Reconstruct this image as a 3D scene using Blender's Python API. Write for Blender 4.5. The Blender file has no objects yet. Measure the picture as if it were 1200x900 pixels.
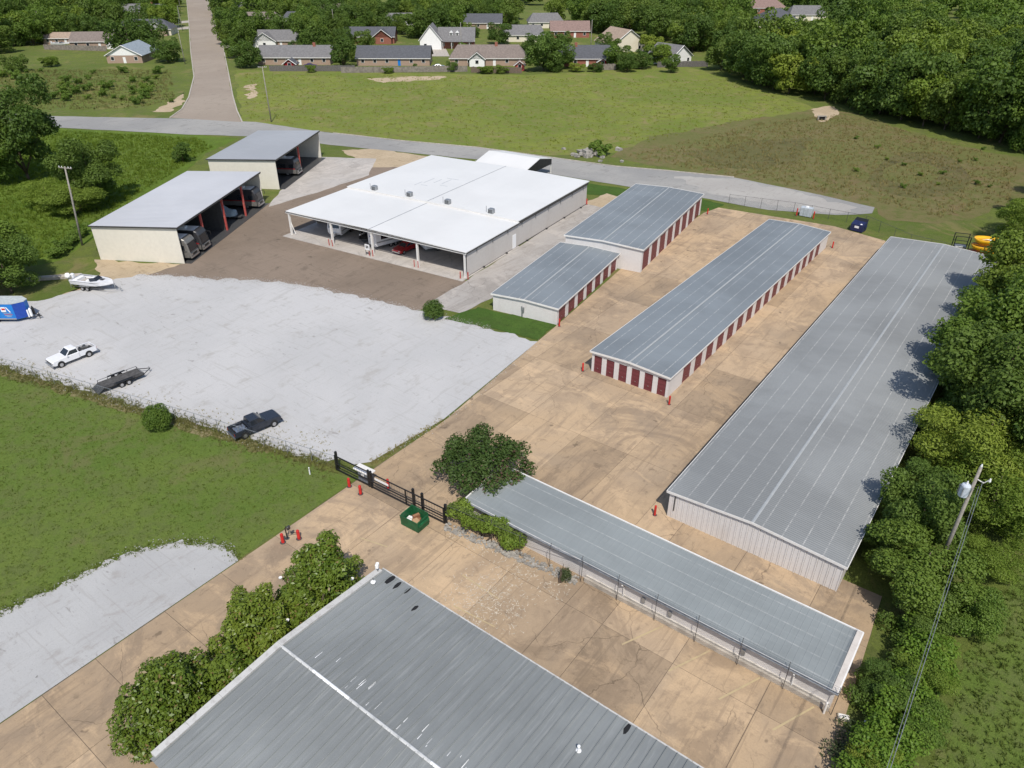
import bpy, math, random
import numpy as np
from mathutils import Vector, Matrix
R = math.radians
rng = np.random.default_rng(7)
rnd = random.Random(11)
scene = bpy.context.scene
COL = scene.collection

# ---------------------------------------------------------------- camera, sky, sun, exposure
CAM_H, PITCH, YAW, FPX = 42.0, R(31.6), R(-36.9), 859.0
cd = bpy.data.cameras.new('camera')
cam = bpy.data.objects.new('camera', cd); COL.objects.link(cam)
cam.location = (0, 0, CAM_H)
cam.rotation_euler = (math.pi / 2 - PITCH, 0, -YAW)
cd.sensor_fit = 'HORIZONTAL'; cd.sensor_width = 36.0
cd.lens = 36.0 * FPX / 1200.0
cd.clip_start = 0.5; cd.clip_end = 6000
scene.camera = cam
SUN_EL = R(54); SHX, SHY = -0.70, 0.714          # ground direction in which shadows fall
w = bpy.data.worlds.new('World'); scene.world = w; w.use_nodes = True
wn = w.node_tree.nodes; wl = w.node_tree.links
sky = wn.new('ShaderNodeTexSky'); sky.sky_type = 'NISHITA'; sky.sun_disc = False
sky.sun_elevation = SUN_EL; sky.sun_rotation = math.atan2(-SHX, -SHY)
sky.air_density = 1.0; sky.dust_density = 1.0; sky.ozone_density = 1.0
wl.new(sky.outputs[0], wn['Background'].inputs[0]); wn['Background'].inputs[1].default_value = 0.135
sd = bpy.data.lights.new('sun', 'SUN'); sd.energy = 4.2; sd.angle = R(0.55); sd.color = (1.0, 0.95, 0.87)
sun = bpy.data.objects.new('sun', sd); COL.objects.link(sun)
sun.rotation_euler = Vector((SHX * math.cos(SUN_EL), SHY * math.cos(SUN_EL), -math.sin(SUN_EL))).to_track_quat('-Z', 'Y').to_euler()
sun.location = (-60, -40, 120)
vs = scene.view_settings
vs.view_transform = 'Standard'; vs.look = 'None'; vs.exposure = 0.0; vs.gamma = 1.0; vs.use_curve_mapping = False
scene.cycles.max_bounces = 6; scene.cycles.diffuse_bounces = 3; scene.cycles.glossy_bounces = 3
scene.cycles.transparent_max_bounces = 8; scene.cycles.transmission_bounces = 4

_f = Vector((math.sin(YAW) * math.cos(PITCH), math.cos(YAW) * math.cos(PITCH), -math.sin(PITCH)))
_r = Vector((math.cos(YAW), -math.sin(YAW), 0)); _d = _f.cross(_r)
def at(px, py, z=0.0):
    """survey: the place at height z that the photograph shows at a pixel"""
    d = _f + _r * ((px - 600) / FPX) + _d * ((py - 450) / FPX)
    t = (z - CAM_H) / d.z
    return (d.x * t, d.y * t)

# ---------------------------------------------------------------- scene helpers
def tag(o, label=None, cat=None, group=None, kind=None):
    if label: o['label'] = label
    if cat: o['category'] = cat
    if group: o['group'] = group
    if kind: o['kind'] = kind
    return o
def empty(name, loc=(0, 0, 0), rz=0.0, label=None, cat=None, group=None, kind=None):
    o = bpy.data.objects.new(name, None); COL.objects.link(o)
    o.location = loc; o.rotation_euler = (0, 0, rz); o.empty_display_size = .3
    return tag(o, label, cat, group, kind)
def link(name, me, parent=None, loc=None, rz=None, rot=None, scale=None):
    o = bpy.data.objects.new(name, me); COL.objects.link(o)
    if parent is not None: o.parent = parent
    if loc is not None: o.location = loc
    if rz is not None: o.rotation_euler = (0, 0, rz)
    if rot is not None: o.rotation_euler = rot
    if scale is not None: o.scale = scale
    return o
def kids(o): return [c for c in COL.objects if c.parent == o]
def copy_tree(o, loc=None, rz=None, label=None, scale=None, children=None):
    c = o.copy(); COL.objects.link(c)
    if loc is not None: c.location = loc
    if rz is not None: c.rotation_euler = (0, 0, rz)
    if scale is not None: c.scale = scale
    if label: c['label'] = label
    for ch in (children if children is not None else o.children):
        d = ch.copy(); COL.objects.link(d); d.parent = c
        for g in ch.children:
            e = g.copy(); COL.objects.link(e); e.parent = d
    return c

class MB:
    """collects boxes, prisms and tubes into one mesh"""
    def __init__(s): s.v = []; s.f = []; s.m = []; s.mi = 0
    def add(s, vs, fs):
        b = len(s.v); s.v += [tuple(p) for p in vs]
        for f in fs: s.f.append([i + b for i in f]); s.m.append(s.mi)
        return s
    def box(s, x0, y0, z0, x1, y1, z1):
        return s.add([(x0,y0,z0),(x1,y0,z0),(x1,y1,z0),(x0,y1,z0),(x0,y0,z1),(x1,y0,z1),(x1,y1,z1),(x0,y1,z1)],
                     [(0,3,2,1),(4,5,6,7),(0,1,5,4),(1,2,6,5),(2,3,7,6),(3,0,4,7)])
    def bbox(s, x0, y0, z0, x1, y1, z1, b=.04):
        """box with chamfered top edges and vertical corners"""
        def ring(i, z): return [(x0+i+b,y0+i,z),(x1-i-b,y0+i,z),(x1-i,y0+i+b,z),(x1-i,y1-i-b,z),(x1-i-b,y1-i,z),(x0+i+b,y1-i,z),(x0+i,y1-i-b,z),(x0+i,y0+i+b,z)]
        v = ring(0, z0) + ring(0, z1 - b) + ring(b, z1)
        f = [tuple(range(7, -1, -1)), tuple(range(16, 24))]
        for k in (0, 8):
            for i in range(8): j = (i + 1) % 8; f.append((k+i, k+j, k+8+j, k+8+i))
        return s.add(v, f)
    def prism(s, poly, z0, z1):
        n = len(poly)
        v = [(x, y, z0) for x, y in poly] + [(x, y, z1) for x, y in poly]
        f = [tuple(range(n - 1, -1, -1)), tuple(range(n, 2 * n))] + [(i, (i+1) % n, n + (i+1) % n, n + i) for i in range(n)]
        return s.add(v, f)
    def prof(s, poly, y0, y1, inset=0.0, b=0.0):
        """polygon in the x-z plane (counter-clockwise) extruded along y; the two end caps drawn in by inset over b"""
        n = len(poly); cx = sum(p[0] for p in poly) / n; cz = sum(p[1] for p in poly) / n
        def sh(p): return (p[0] + (cx - p[0]) * inset, p[1] + (cz - p[1]) * inset)
        rings = [(y0, True), (y0 + b, False), (y1 - b, False), (y1, True)] if b > 0 else [(y0, False), (y1, False)]
        v = []
        for y, i in rings: v += [((sh(p) if i else p)[0], y, (sh(p) if i else p)[1]) for p in poly]
        f = [tuple(range(n)), tuple(range(len(v) - 1, len(v) - n - 1, -1))]
        for k in range(len(rings) - 1):
            for i in range(n): j = (i + 1) % n; f.append((k*n+j, k*n+i, k*n+n+i, k*n+n+j))
        return s.add(v, f)
    def tube(s, pts, r, n=6, r1=None):
        pts = [Vector(p) for p in pts]; m = len(pts); v = []
        for i, p in enumerate(pts):
            t = (pts[min(i+1, m-1)] - pts[max(i-1, 0)]).normalized()
            a = t.cross(Vector((0, 0, 1)) if abs(t.z) < .9 else Vector((1, 0, 0))).normalized(); b = t.cross(a)
            rr = r if r1 is None else r + (r1 - r) * i / (m - 1)
            v += [p + (a * math.cos(2*math.pi*k/n) + b * math.sin(2*math.pi*k/n)) * rr for k in range(n)]
        f = [tuple(range(n)), tuple(range((m-1)*n + n - 1, (m-1)*n - 1, -1))]
        for i in range(m - 1):
            for k in range(n): l = (k + 1) % n; f.append((i*n+l, i*n+k, (i+1)*n+k, (i+1)*n+l))
        return s.add(v, f)
    def lathe(s, prof, n=16, c=(0, 0), axis='z'):
        v = []
        for r, z in prof:
            for k in range(n):
                a = 2*math.pi*k/n; p = (r*math.cos(a), r*math.sin(a), z)
                v.append((p[0]+c[0], p[1]+c[1], p[2]) if axis == 'z' else (p[0]+c[0], p[2], p[1]+c[1]))
        m = len(prof); f = [tuple(range(n-1, -1, -1)), tuple(range((m-1)*n, m*n))]
        for i in range(m-1):
            for k in range(n): l = (k+1) % n; f.append((i*n+k, i*n+l, (i+1)*n+l, (i+1)*n+k))
        if axis != 'z': f = [tuple(reversed(q)) for q in f]
        return s.add(v, f)
    def face(s, pts): return s.add(pts, [tuple(range(len(pts)))])
    def mesh(s, name, *mats, smooth=False):
        me = bpy.data.meshes.new(name); me.from_pydata(s.v, [], s.f)
        for m in mats: me.materials.append(m)
        if len(mats) > 1: me.polygons.foreach_set('material_index', s.m)
        if smooth: me.polygons.foreach_set('use_smooth', [True] * len(s.f))
        me.update(); return me
    def build(s, name, mat, parent=None, loc=None, rz=None, smooth=False, rot=None):
        return link(name, s.mesh(name, *(mat if isinstance(mat, (list, tuple)) else (mat,)), smooth=smooth), parent, loc, rz, rot)

def fast_mesh(name, verts, faces, mat, tint=None, smooth=False):
    """numpy verts (n,3) and faces (m,k) into a mesh"""
    me = bpy.data.meshes.new(name); n = len(verts); m, k = faces.shape
    me.vertices.add(n); me.vertices.foreach_set('co', np.ascontiguousarray(verts, dtype=np.float32).ravel())
    me.loops.add(m * k); me.loops.foreach_set('vertex_index', np.ascontiguousarray(faces, dtype=np.int32).ravel())
    me.polygons.add(m); me.polygons.foreach_set('loop_start', np.arange(0, m * k, k, dtype=np.int32))
    if smooth: me.polygons.foreach_set('use_smooth', np.ones(m, dtype=bool))
    if tint is not None:
        a = me.attributes.new('tint', 'FLOAT', 'POINT'); a.data.foreach_set('value', np.ascontiguousarray(tint, dtype=np.float32))
    me.update(calc_edges=True); me.materials.append(mat); return me

# ---------------------------------------------------------------- materials
class NT:
    def __init__(s, name):
        s.m = bpy.data.materials.new(name); s.m.use_nodes = True; s.t = s.m.node_tree
        s.b = s.t.nodes['Principled BSDF']; s.out = s.t.nodes['Material Output']
    def n(s, t, **k):
        o = s.t.nodes.new('ShaderNode' + t)
        for a, v in k.items(): setattr(o, a, v)
        return o
    def l(s, a, b): s.t.links.new(a, b)
    def pos(s): return s.n('NewGeometry').outputs['Position']
    def objc(s): return s.n('TexCoord').outputs['Object']
    def scale(s, v, sc):
        q = s.n('Vector' + 'Math', operation='MULTIPLY'); s.l(v, q.inputs[0]); q.inputs[1].default_value = sc; return q.outputs[0]
    def noise(s, v, sc, det=4, rough=.55, dist=0.0):
        q = s.n('TexNoise'); s.l(v, q.inputs['Vector']); q.inputs['Scale'].default_value = sc
        q.inputs['Detail'].default_value = det; q.inputs['Roughness'].default_value = rough; q.inputs['Distortion'].default_value = dist
        return q.outputs[0]
    def ramp(s, f, a, b, lo=0.0, hi=1.0):
        q = s.n('MapRange', interpolation_type='SMOOTHSTEP'); s.l(f, q.inputs[0])
        for i, v in enumerate((a, b, lo, hi)): q.inputs[1 + i].default_value = v
        return q.outputs[0]
    def math(s, op, a, b=0.0):
        q = s.n('Math', operation=op)
        for i, v in enumerate((a, b)):
            if isinstance(v, (int, float)): q.inputs[i].default_value = v
            else: s.l(v, q.inputs[i])
        return q.outputs[0]
    def mix(s, f, a, b, mode='MIX'):
        q = s.n('MixRGB', blend_type=mode)
        for i, v in zip((0, 1, 2), (f, a, b)):
            if isinstance(v, (int, float)): q.inputs[i].default_value = v
            elif isinstance(v, tuple): q.inputs[i].default_value = (*v, 1)
            else: s.l(v, q.inputs[i])
        return q.outputs[0]
    def bump(s, h, strength=.5, dist=.05):
        q = s.n('Bump'); s.l(h, q.inputs['Height']); q.inputs['Strength'].default_value = strength; q.inputs['Distance'].default_value = dist
        s.l(q.outputs[0], s.b.inputs['Normal'])
    def fin(s, col, rough=.8, metal=0.0, spec=.4):
        if isinstance(col, tuple): s.b.inputs['Base Color'].default_value = (*col, 1)
        else: s.l(col, s.b.inputs['Base Color'])
        if isinstance(rough, (int, float)): s.b.inputs['Roughness'].default_value = rough
        else: s.l(rough, s.b.inputs['Roughness'])
        s.b.inputs['Metallic'].default_value = metal; s.b.inputs['Specular IOR Level'].default_value = spec
        return s.m
def mul(c, k): return tuple(min(1, x * k) for x in c)
def plain(name, c, rough=.6, metal=0.0, var=.12, sc=3.0, spec=.4, bump=0.0):
    t = NT(name); p = t.pos(); f = t.noise(p, sc, 5)
    col = t.mix(t.ramp(f, .3, .7), mul(c, 1 - var), mul(c, 1 + var))
    if bump: t.bump(t.noise(p, sc * 6, 3), bump, .02)
    return t.fin(col, rough, metal, spec)
def wear(name, c, dirt, amt=.5, rough=.6, metal=0.0, sc=.8, stretch=(1, 1, 1), spec=.4):
    """paint with patchy dirt"""
    t = NT(name); p = t.scale(t.pos(), stretch)
    f = t.ramp(t.noise(p, sc, 7, .62, .4), .45, .75)
    g = t.noise(t.pos(), sc * 7, 4)
    col = t.mix(t.math('MULTIPLY', f, amt), c, dirt); col = t.mix(t.ramp(g, .3, .75, 0, .25), col, mul(c, .75))
    return t.fin(col, rough, metal, spec)

def grass_mat(name, a, b, c, sc=1.0, dry=(.25, .2, .09), dryamt=.5):
    t = NT(name); p = t.pos()
    big = t.noise(t.scale(p, (1, 1, 1)), .045 * sc, 7, .65, 1.0); mid = t.noise(p, .5 * sc, 6, .7); fine = t.noise(p, 5.0, 4, .75); vf = t.noise(p, 19.0, 3, .7)
    col = t.mix(t.ramp(big, .36, .64), a, b)
    col = t.mix(t.ramp(mid, .45, .6), col, c)
    col = t.mix(t.ramp(t.noise(p, 1.7 * sc, 6, .75, .5), .52, .66, 0, .5), col, mul(a, .62))
    col = t.mix(t.ramp(fine, .45, .7, 0, .5), col, mul(a, .55))
    col = t.mix(t.ramp(vf, .5, .75, 0, .5), col, mul(b, 1.5))
    d = t.math('MULTIPLY', t.ramp(t.noise(p, .16 * sc, 8, .75, .8), .52, .66), dryamt)
    col = t.mix(d, col, dry)
    t.bump(t.math('ADD', t.math('MULTIPLY', fine, .7), vf), .9, .12)
    return t.fin(col, .95, 0, .15)
GRASS_BASE = grass_mat('rough_grass', (.10, .14, .028), (.155, .185, .04), (.125, .145, .044), .6, dryamt=.6)
GRASS_LAWN = grass_mat('mown_lawn', (.112, .175, .030), (.152, .202, .042), (.138, .172, .048), 1.0, dry=(.19, .17, .075), dryamt=.5)
GRASS_FIELD = grass_mat('meadow_grass', (.145, .195, .034), (.215, .245, .048), (.18, .188, .058), .7, dry=(.26, .21, .10), dryamt=.75)
GRASS_LUSH = grass_mat('lush_grass', (.10, .165, .02), (.14, .205, .03), (.10, .145, .024), .8, dryamt=.1)
GRASS_PATCH = grass_mat('watered_grass', (.055, .115, .018), (.075, .135, .024), (.06, .105, .02), 1.0, dryamt=.05)
BASIN = grass_mat('basin_growth', (.15, .155, .05), (.195, .16, .075), (.13, .145, .042), .9, dry=(.19, .135, .07), dryamt=.8)
MUD = grass_mat('dried_mud', (.138, .13, .05), (.17, .14, .066), (.12, .126, .042), 1.2, dry=(.06, .06, .03), dryamt=.6)

def concrete_mat(name, base, sand, dark, per=.10):
    t = NT(name); p = t.pos()
    oi = t.n('ObjectInfo').outputs['Random']
    big = t.noise(p, .06, 7, .6, .8); mid = t.noise(t.scale(p, (1, .4, 1)), .33, 9, .72, .7); fine = t.noise(p, 9, 5, .7)
    st = t.noise(t.scale(p, (.55, 1, 1)), .3, 9, .74, .6)
    col = t.mix(t.ramp(big, .4, .6), base, sand)
    col = t.mix(t.ramp(mid, .45, .62, 0, .62), col, dark)
    col = t.mix(t.ramp(t.noise(p, .11, 7, .72, .9), .52, .62, 0, .6), col, mul(dark, .85))
    col = t.mix(t.ramp(t.noise(p, .045, 8, .7, .5), .5, .6, 0, .4), col, (dark[0] * .92, dark[1] * .98, dark[2] * 1.06))
    col = t.mix(t.ramp(st, .52, .62, 0, .6), col, mul(sand, 1.18))
    col = t.mix(t.ramp(t.noise(p, 1.1, 9, .78, .6), .54, .66, 0, .5), col, mul(dark, .62))
    tr = t.noise(t.scale(p, (2.2, .12, 1)), 1.0, 6, .65, .6)
    col = t.mix(t.ramp(tr, .54, .66, 0, .45), col, mul(dark, .8))
    col = t.mix(t.ramp(fine, .35, .75, 0, .3), col, mul(base, .6))
    wp = t.n('VectorMath', operation='ADD'); nz = t.n('TexNoise'); nz.inputs['Scale'].default_value = .8; nz.inputs['Detail'].default_value = 6; t.l(p, nz.inputs['Vector'])
    t.l(p, wp.inputs[0]); t.l(nz.outputs[1], wp.inputs[1])
    vo = t.n('TexVoronoi', feature='DISTANCE_TO_EDGE'); vo.inputs['Scale'].default_value = .17; t.l(wp.outputs[0], vo.inputs['Vector'])
    crk = t.math('MULTIPLY', t.ramp(vo.outputs[0], .0, .006, 1, 0), t.ramp(t.noise(p, .09, 3), .47, .58))
    col = t.mix(t.math('MULTIPLY', crk, .7), col, mul(dark, .45))
    drip = t.math('MULTIPLY', t.ramp(t.noise(p, .9, 2, .5), .66, .72), t.ramp(t.noise(p, .13, 2), .5, .6))
    col = t.mix(t.math('MULTIPLY', drip, .6), col, mul(dark, .4))
    k = t.math('ADD', t.math('MULTIPLY', oi, per * 2), 1 - per)
    g = t.n('CombineColor'); [t.l(k, g.inputs[i]) for i in range(3)]
    col = t.mix(1.0, col, g.outputs[0], 'MULTIPLY')
    t.bump(fine, .25, .02)
    return t.fin(col, .9, 0, .25)
CONC = concrete_mat('sandy_concrete', (.405, .302, .202), (.455, .328, .205), (.270, .200, .138), .15)
CONC_PALE = concrete_mat('pale_concrete', (.42, .39, .36), (.44, .40, .36), (.33, .30, .27))
def gravel_mat(name, a, b, spot, sc=1.0, grit=1.0):
    t = NT(name); p = t.pos()
    big = t.noise(p, .06 * sc, 6, .6, .4); mid = t.noise(t.scale(p, (1, .6, 1)), .5 * sc, 7, .7, .3); fine = t.noise(p, 7, 6, .8); v = t.noise(p, 26, 3, .7)
    col = t.mix(t.ramp(big, .38, .62), a, b)
    col = t.mix(t.ramp(mid, .54, .68, 0, .7), col, spot)
    sm = t.math('MULTIPLY', t.ramp(t.noise(t.scale(p, (.8, 1.6, 1)), .9, 5, .6, .5), .6, .68), t.ramp(t.noise(p, .17, 3), .48, .6))
    col = t.mix(t.math('MULTIPLY', sm, .75), col, mul(spot, .75))
    tk = t.noise(t.scale(p, (.16, 2.4, 1)), 1.0, 5, .6, 1.5); tk2 = t.noise(t.scale(p, (1.6, .14, 1)), 1.0, 5, .6, 1.8)
    col = t.mix(t.ramp(tk, .56, .66, 0, .35), col, mul(spot, .95)); col = t.mix(t.ramp(tk2, .57, .66, 0, .3), col, mul(spot, .9))
    dots = t.math('MULTIPLY', t.ramp(t.noise(p, 3.2, 3, .6), .66, .72), t.ramp(t.noise(p, .4, 3), .5, .62))
    col = t.mix(t.math('MULTIPLY', dots, .8 * grit), col, mul(spot, .45))
    col = t.mix(t.ramp(fine, .5, .7, 0, .4 * grit), col, mul(a, .6))
    col = t.mix(t.ramp(v, .5, .7, 0, .4 * grit), col, mul(a, .7))
    t.bump(t.math('ADD', fine, v), .5, .05)
    return t.fin(col, .95, 0, .2)
GRAVEL = gravel_mat('white_gravel', (.455, .448, .442), (.50, .49, .482), (.37, .35, .325))
GRAVEL_GREY = gravel_mat('grey_gravel', (.40, .395, .39), (.445, .44, .432), (.33, .31, .29), 1.5)
GRAVEL_BROWN = gravel_mat('brown_gravel', (.205, .16, .122), (.25, .195, .15), (.145, .115, .09), 1.2)
ASPHALT = gravel_mat('weathered_road', (.27, .265, .255), (.33, .32, .30), (.22, .21, .20), .8, .5)
STREET = gravel_mat('tan_street', (.295, .245, .198), (.33, .277, .225), (.24, .198, .16), .7, .4)
SPUR = gravel_mat('pale_spur', (.36, .34, .315), (.40, .38, .35), (.29, .27, .24), 1.5, .6)
KERB = plain('kerb_concrete', (.40, .36, .31), .9, var=.2, sc=1.5)
SAND = gravel_mat('bare_sand', (.42, .33, .22), (.48, .38, .26), (.26, .2, .12), 3)

def roof_mat(name, c, streak, sp, lines=.55, metal=.25, rough=.5, rib=.0, var=.12, strk=.35):
    """sheet roof: colour drift, streaks down the slope, whitish sealant along the screw rows"""
    t = NT(name); p = t.pos(); o = t.objc()
    s = t.n('SeparateXYZ'); t.l(o, s.inputs[0])
    big = t.noise(p, .09, 5, .6, .3); st = t.noise(t.scale(p if strk < .5 else t.scale(p, (5.5, .3, 1)), (.25, 5, 1) if strk < .5 else (1, 1, 1)), 1.0, 6, .7)
    oi = t.n('ObjectInfo').outputs['Random']
    col = t.mix(t.ramp(big, .36, .66), mul(c, 1 - var), mul(c, 1 + var))
    col = t.mix(t.ramp(st, .5, .7, 0, strk), col, streak)
    col = t.mix(t.ramp(oi, 0, 1, 0, .05), col, mul(c, .7))
    if lines > 0:
        fr = t.math('FRACT', t.math('DIVIDE', s.outputs[0], sp)); d = t.math('ABSOLUTE', t.math('SUBTRACT', fr, .5))
        ln = t.ramp(d, .0, .075 / sp, 1, 0)
        br = t.ramp(t.noise(p, .22, 5, .7), .30, .50); br2 = t.ramp(t.noise(p, 2.3, 4, .7), .35, .65, .15, 1)
        m = t.math('MULTIPLY', t.math('MULTIPLY', ln, br), br2)
        col = t.mix(t.math('MULTIPLY', m, lines), col, (.62, .61, .58))
    dirt = t.ramp(t.noise(p, .6, 8, .75, .5), .6, .8, 0, .35)
    col = t.mix(dirt, col, mul(c, .6))
    return t.fin(col, t.ramp(st, .3, .8, rough - .06, rough + .12), metal, .4)
ROOF_GREY = roof_mat('blue_grey_sheet', (.192, .215, .232), (.25, .27, .28), 1.52, .6, metal=.08, rough=.55)
ROOF_LONG = roof_mat('silver_grey_sheet', (.232, .240, .240), (.27, .28, .28), 1.55, .5, metal=.08, rough=.55)
ROOF_THIN = roof_mat('pale_grey_sheet', (.238, .258, .258), (.29, .31, .308), 1.35, .35, metal=.08, rough=.55)
ROOF_NEAR = roof_mat('slate_grey_sheet', (.228, .240, .238), (.33, .34, .335), 30, 0, metal=.08, rough=.55, var=.12, strk=.5)
ROOF_WHITE = roof_mat('white_coated_sheet', (.655, .648, .632), (.70, .695, .68), 30, 0, metal=0, rough=.45, var=.03)
ROOF_SHED = roof_mat('pale_galvanised_sheet', (.47, .472, .49), (.50, .50, .52), 30, 0, metal=.0, rough=.45, var=.04)
ROOF_SHED2 = roof_mat('grey_galvanised_sheet', (.31, .318, .335), (.35, .36, .375), 30, 0, metal=.0, rough=.45, var=.04)
WHITE = wear('white_paint', (.66, .63, .61), (.46, .42, .38), .4, .55, sc=.6, stretch=(1, 1, .3))
TRIM = wear('white_trim', (.74, .72, .69), (.5, .44, .40), .4, .5, sc=1.5)
BEIGE = wear('beige_siding', (.66, .625, .54), (.58, .545, .47), .35, .5, sc=.3, stretch=(1, 1, .25))
GREYWALL = wear('pale_grey_siding', (.52, .49, .46), (.42, .38, .35), .4, .55, sc=.4, stretch=(1, 1, .3))
DOOR = wear('maroon_door', (.155, .036, .042), (.11, .035, .035), .5, .5, sc=1.5)
DARKTRIM = plain('dark_gutter', (.07, .068, .066), .5, .3)
DARK = plain('dark_void', (.035, .035, .038), .8)
STEEL_GREY = plain('galvanised_steel', (.34, .35, .36), .45, .6, var=.2)
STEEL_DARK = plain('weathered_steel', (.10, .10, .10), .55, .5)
BLACK = plain('black_paint', (.014, .014, .015), .45, spec=.5)
RED = plain('red_paint', (.50, .025, .022), .45, var=.2)
RED_FADE = wear('faded_red_paint', (.42, .07, .06), (.45, .25, .2), .6, .6, sc=3)
YELLOW = plain('yellow_gelcoat', (.75, .40, .015), .3, spec=.5)
WOOD = plain('weathered_wood', (.20, .175, .15), .9, var=.25, sc=1.2)
POLEWOOD = plain('pole_wood', (.27, .245, .215), .9, var=.2, sc=4)
BARK = plain('bark', (.10, .075, .055), .95, var=.35, sc=6, bump=.6)
RUBBER = plain('tyre_rubber', (.018, .018, .018), .9)
CHROME = plain('bright_metal', (.55, .55, .56), .3, .9, var=.05)
VWHITE = plain('white_car_paint', (.72, .72, .74), .3, var=.03, spec=.6)
VNAVY = plain('slate_car_paint', (.030, .036, .050), .25, .2, var=.08, spec=.6)
VRED = plain('red_car_paint', (.30, .012, .015), .3, spec=.6)
VSILVER = plain('taupe_car_paint', (.20, .19, .175), .35, .3, var=.1)
VDARK = plain('charcoal_car_paint', (.05, .05, .055), .35, .2)
GLASS = plain('dark_glass', (.018, .022, .028), .08, 0, .1, spec=.8)
BLUE = plain('blue_vinyl', (.012, .17, .52), .35, var=.08)
BLUE2 = plain('deep_blue_vinyl', (.015, .06, .33), .35, var=.08)
NAVY = plain('navy_steel', (.015, .022, .075), .5, var=.2)
GREEN = plain('green_steel', (.012, .095, .035), .5, var=.25)
ORANGE = plain('orange_brown_board', (.45, .16, .06), .8)
CARD = plain('cardboard', (.42, .27, .15), .9)
TARP = plain('pale_blue_tarp', (.27, .34, .38), .6, var=.15, sc=1)
PAPER = plain('white_vinyl', (.78, .78, .78), .5, var=.02)
INK = plain('faded_grey_print', (.45, .46, .47), .6, var=.1)
LAMPW = plain('white_lamp', (.85, .83, .8), .4)
TAR = plain('black_tar', (.012, .012, .013), .8)
STONE = plain('grey_rock', (.30, .28, .25), .95, var=.3, sc=2)
BRICK = wear('red_brick', (.27, .10, .07), (.33, .17, .12), .6, .9, sc=2)
BRICK2 = wear('tan_brick', (.35, .25, .19), (.27, .18, .14), .6, .9, sc=2)
CREAM = plain('cream_siding', (.66, .60, .48), .7, var=.05)
HWHITE = plain('house_white', (.74, .73, .71), .6, var=.05)
YEL2 = plain('pale_yellow_siding', (.62, .52, .16), .7)

def leaf_mat(name, a, b, tr=.22, gloss=.35, rough=.5, accent=None):
    t = NT(name); at_ = t.n('Attribute', attribute_name='tint').outputs['Fac']; oi = t.n('ObjectInfo').outputs['Random']
    col = t.mix(at_, a, b)
    col = t.mix(t.ramp(t.noise(t.pos(), .55, 3), .4, .65, 0, .5), col, mul(b, 1.15))
    col = t.mix(t.ramp(oi, 0, 1, 0, .35), col, mul(a, .75))
    o2 = t.math('FRACT', t.math('MULTIPLY', oi, 7.31)); col = t.mix(t.ramp(o2, .45, 1, 0, .6), col, (b[0] * 1.35, b[1] * 1.2, b[2] * 1.1))
    if accent: col = t.mix(t.ramp(at_, .9, .93), col, accent)
    t.fin(col, rough, 0, gloss * .5)
    tl = t.n('BsdfTranslucent'); t.l(t.mix(1.0, col, (.95, 1.0, .45), 'MULTIPLY'), tl.inputs[0])
    mx = t.n('MixShader'); mx.inputs[0].default_value = tr
    t.l(t.b.outputs[0], mx.inputs[1]); t.l(tl.outputs[0], mx.inputs[2]); t.l(mx.outputs[0], t.out.inputs[0])
    return t.m
LEAF_DARK = leaf_mat('dark_leaf', (.068, .125, .026), (.135, .205, .042), .38)
LEAF_MID = leaf_mat('mid_leaf', (.088, .165, .026), (.17, .245, .045), .38)
LEAF_LIGHT = leaf_mat('light_leaf', (.12, .20, .024), (.22, .29, .05), .38)
LEAF_MAG = leaf_mat('magnolia_leaf', (.075, .135, .014), (.165, .215, .032), .22, .6, .36, accent=(.20, .15, .055))
LEAF_MYR = leaf_mat('myrtle_leaf', (.055, .105, .024), (.105, .155, .042), .35, accent=(.16, .10, .075))
LEAF_VINE = leaf_mat('vine_leaf', (.09, .175, .018), (.17, .26, .038), .35)
LEAF_GREY = leaf_mat('grey_green_leaf', (.055, .08, .03), (.09, .115, .05))
GRASSB = leaf_mat('grass_blade', (.11, .16, .03), (.2, .23, .06), .4, .1, .9)
WEED = leaf_mat('dry_weed', (.16, .17, .05), (.27, .24, .11), .4, .1, .9)
# ================================================================ ground, roads, yards
def jag(poly, step=1.2, amp=.35, skip=()):
    """the outline with its edges broken into small uneven steps (edges in skip stay straight)"""
    out = []; n = len(poly)
    for i in range(n):
        a = np.array(poly[i][:2], float); b = np.array(poly[(i+1) % n][:2], float); L = np.linalg.norm(b - a)
        k = 1 if i in skip else max(1, int(L / step)); t = (b - a) / max(L, 1e-6); nn = np.array((-t[1], t[0])); ph = rnd.random() * 9
        for j in range(k):
            o = 0 if (i in skip or j == 0) else amp * (.6 * math.sin(ph + j * .9) * math.sin(j * .37 + ph) + 1.3 * (rnd.random() - .5))
            out.append(tuple(a + (b - a) * j / k + nn * o))
    return out
def sheet(name, poly, z, mat, kind='structure', step=1.2, amp=.35, skip=(), thick=0.0):
    p = poly if amp == 0 else jag(poly, step, amp, skip)
    ar = sum(p[i][0] * p[(i+1) % len(p)][1] - p[(i+1) % len(p)][0] * p[i][1] for i in range(len(p)))
    if ar < 0: p = p[::-1]
    m = MB()
    if thick: m.prism(p, z - thick, z)
    else: m.face([(x, y, z) for x, y in p])
    return tag(m.build(name, mat), kind=kind)
def P(*q): return [at(*a) for a in q]

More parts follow.
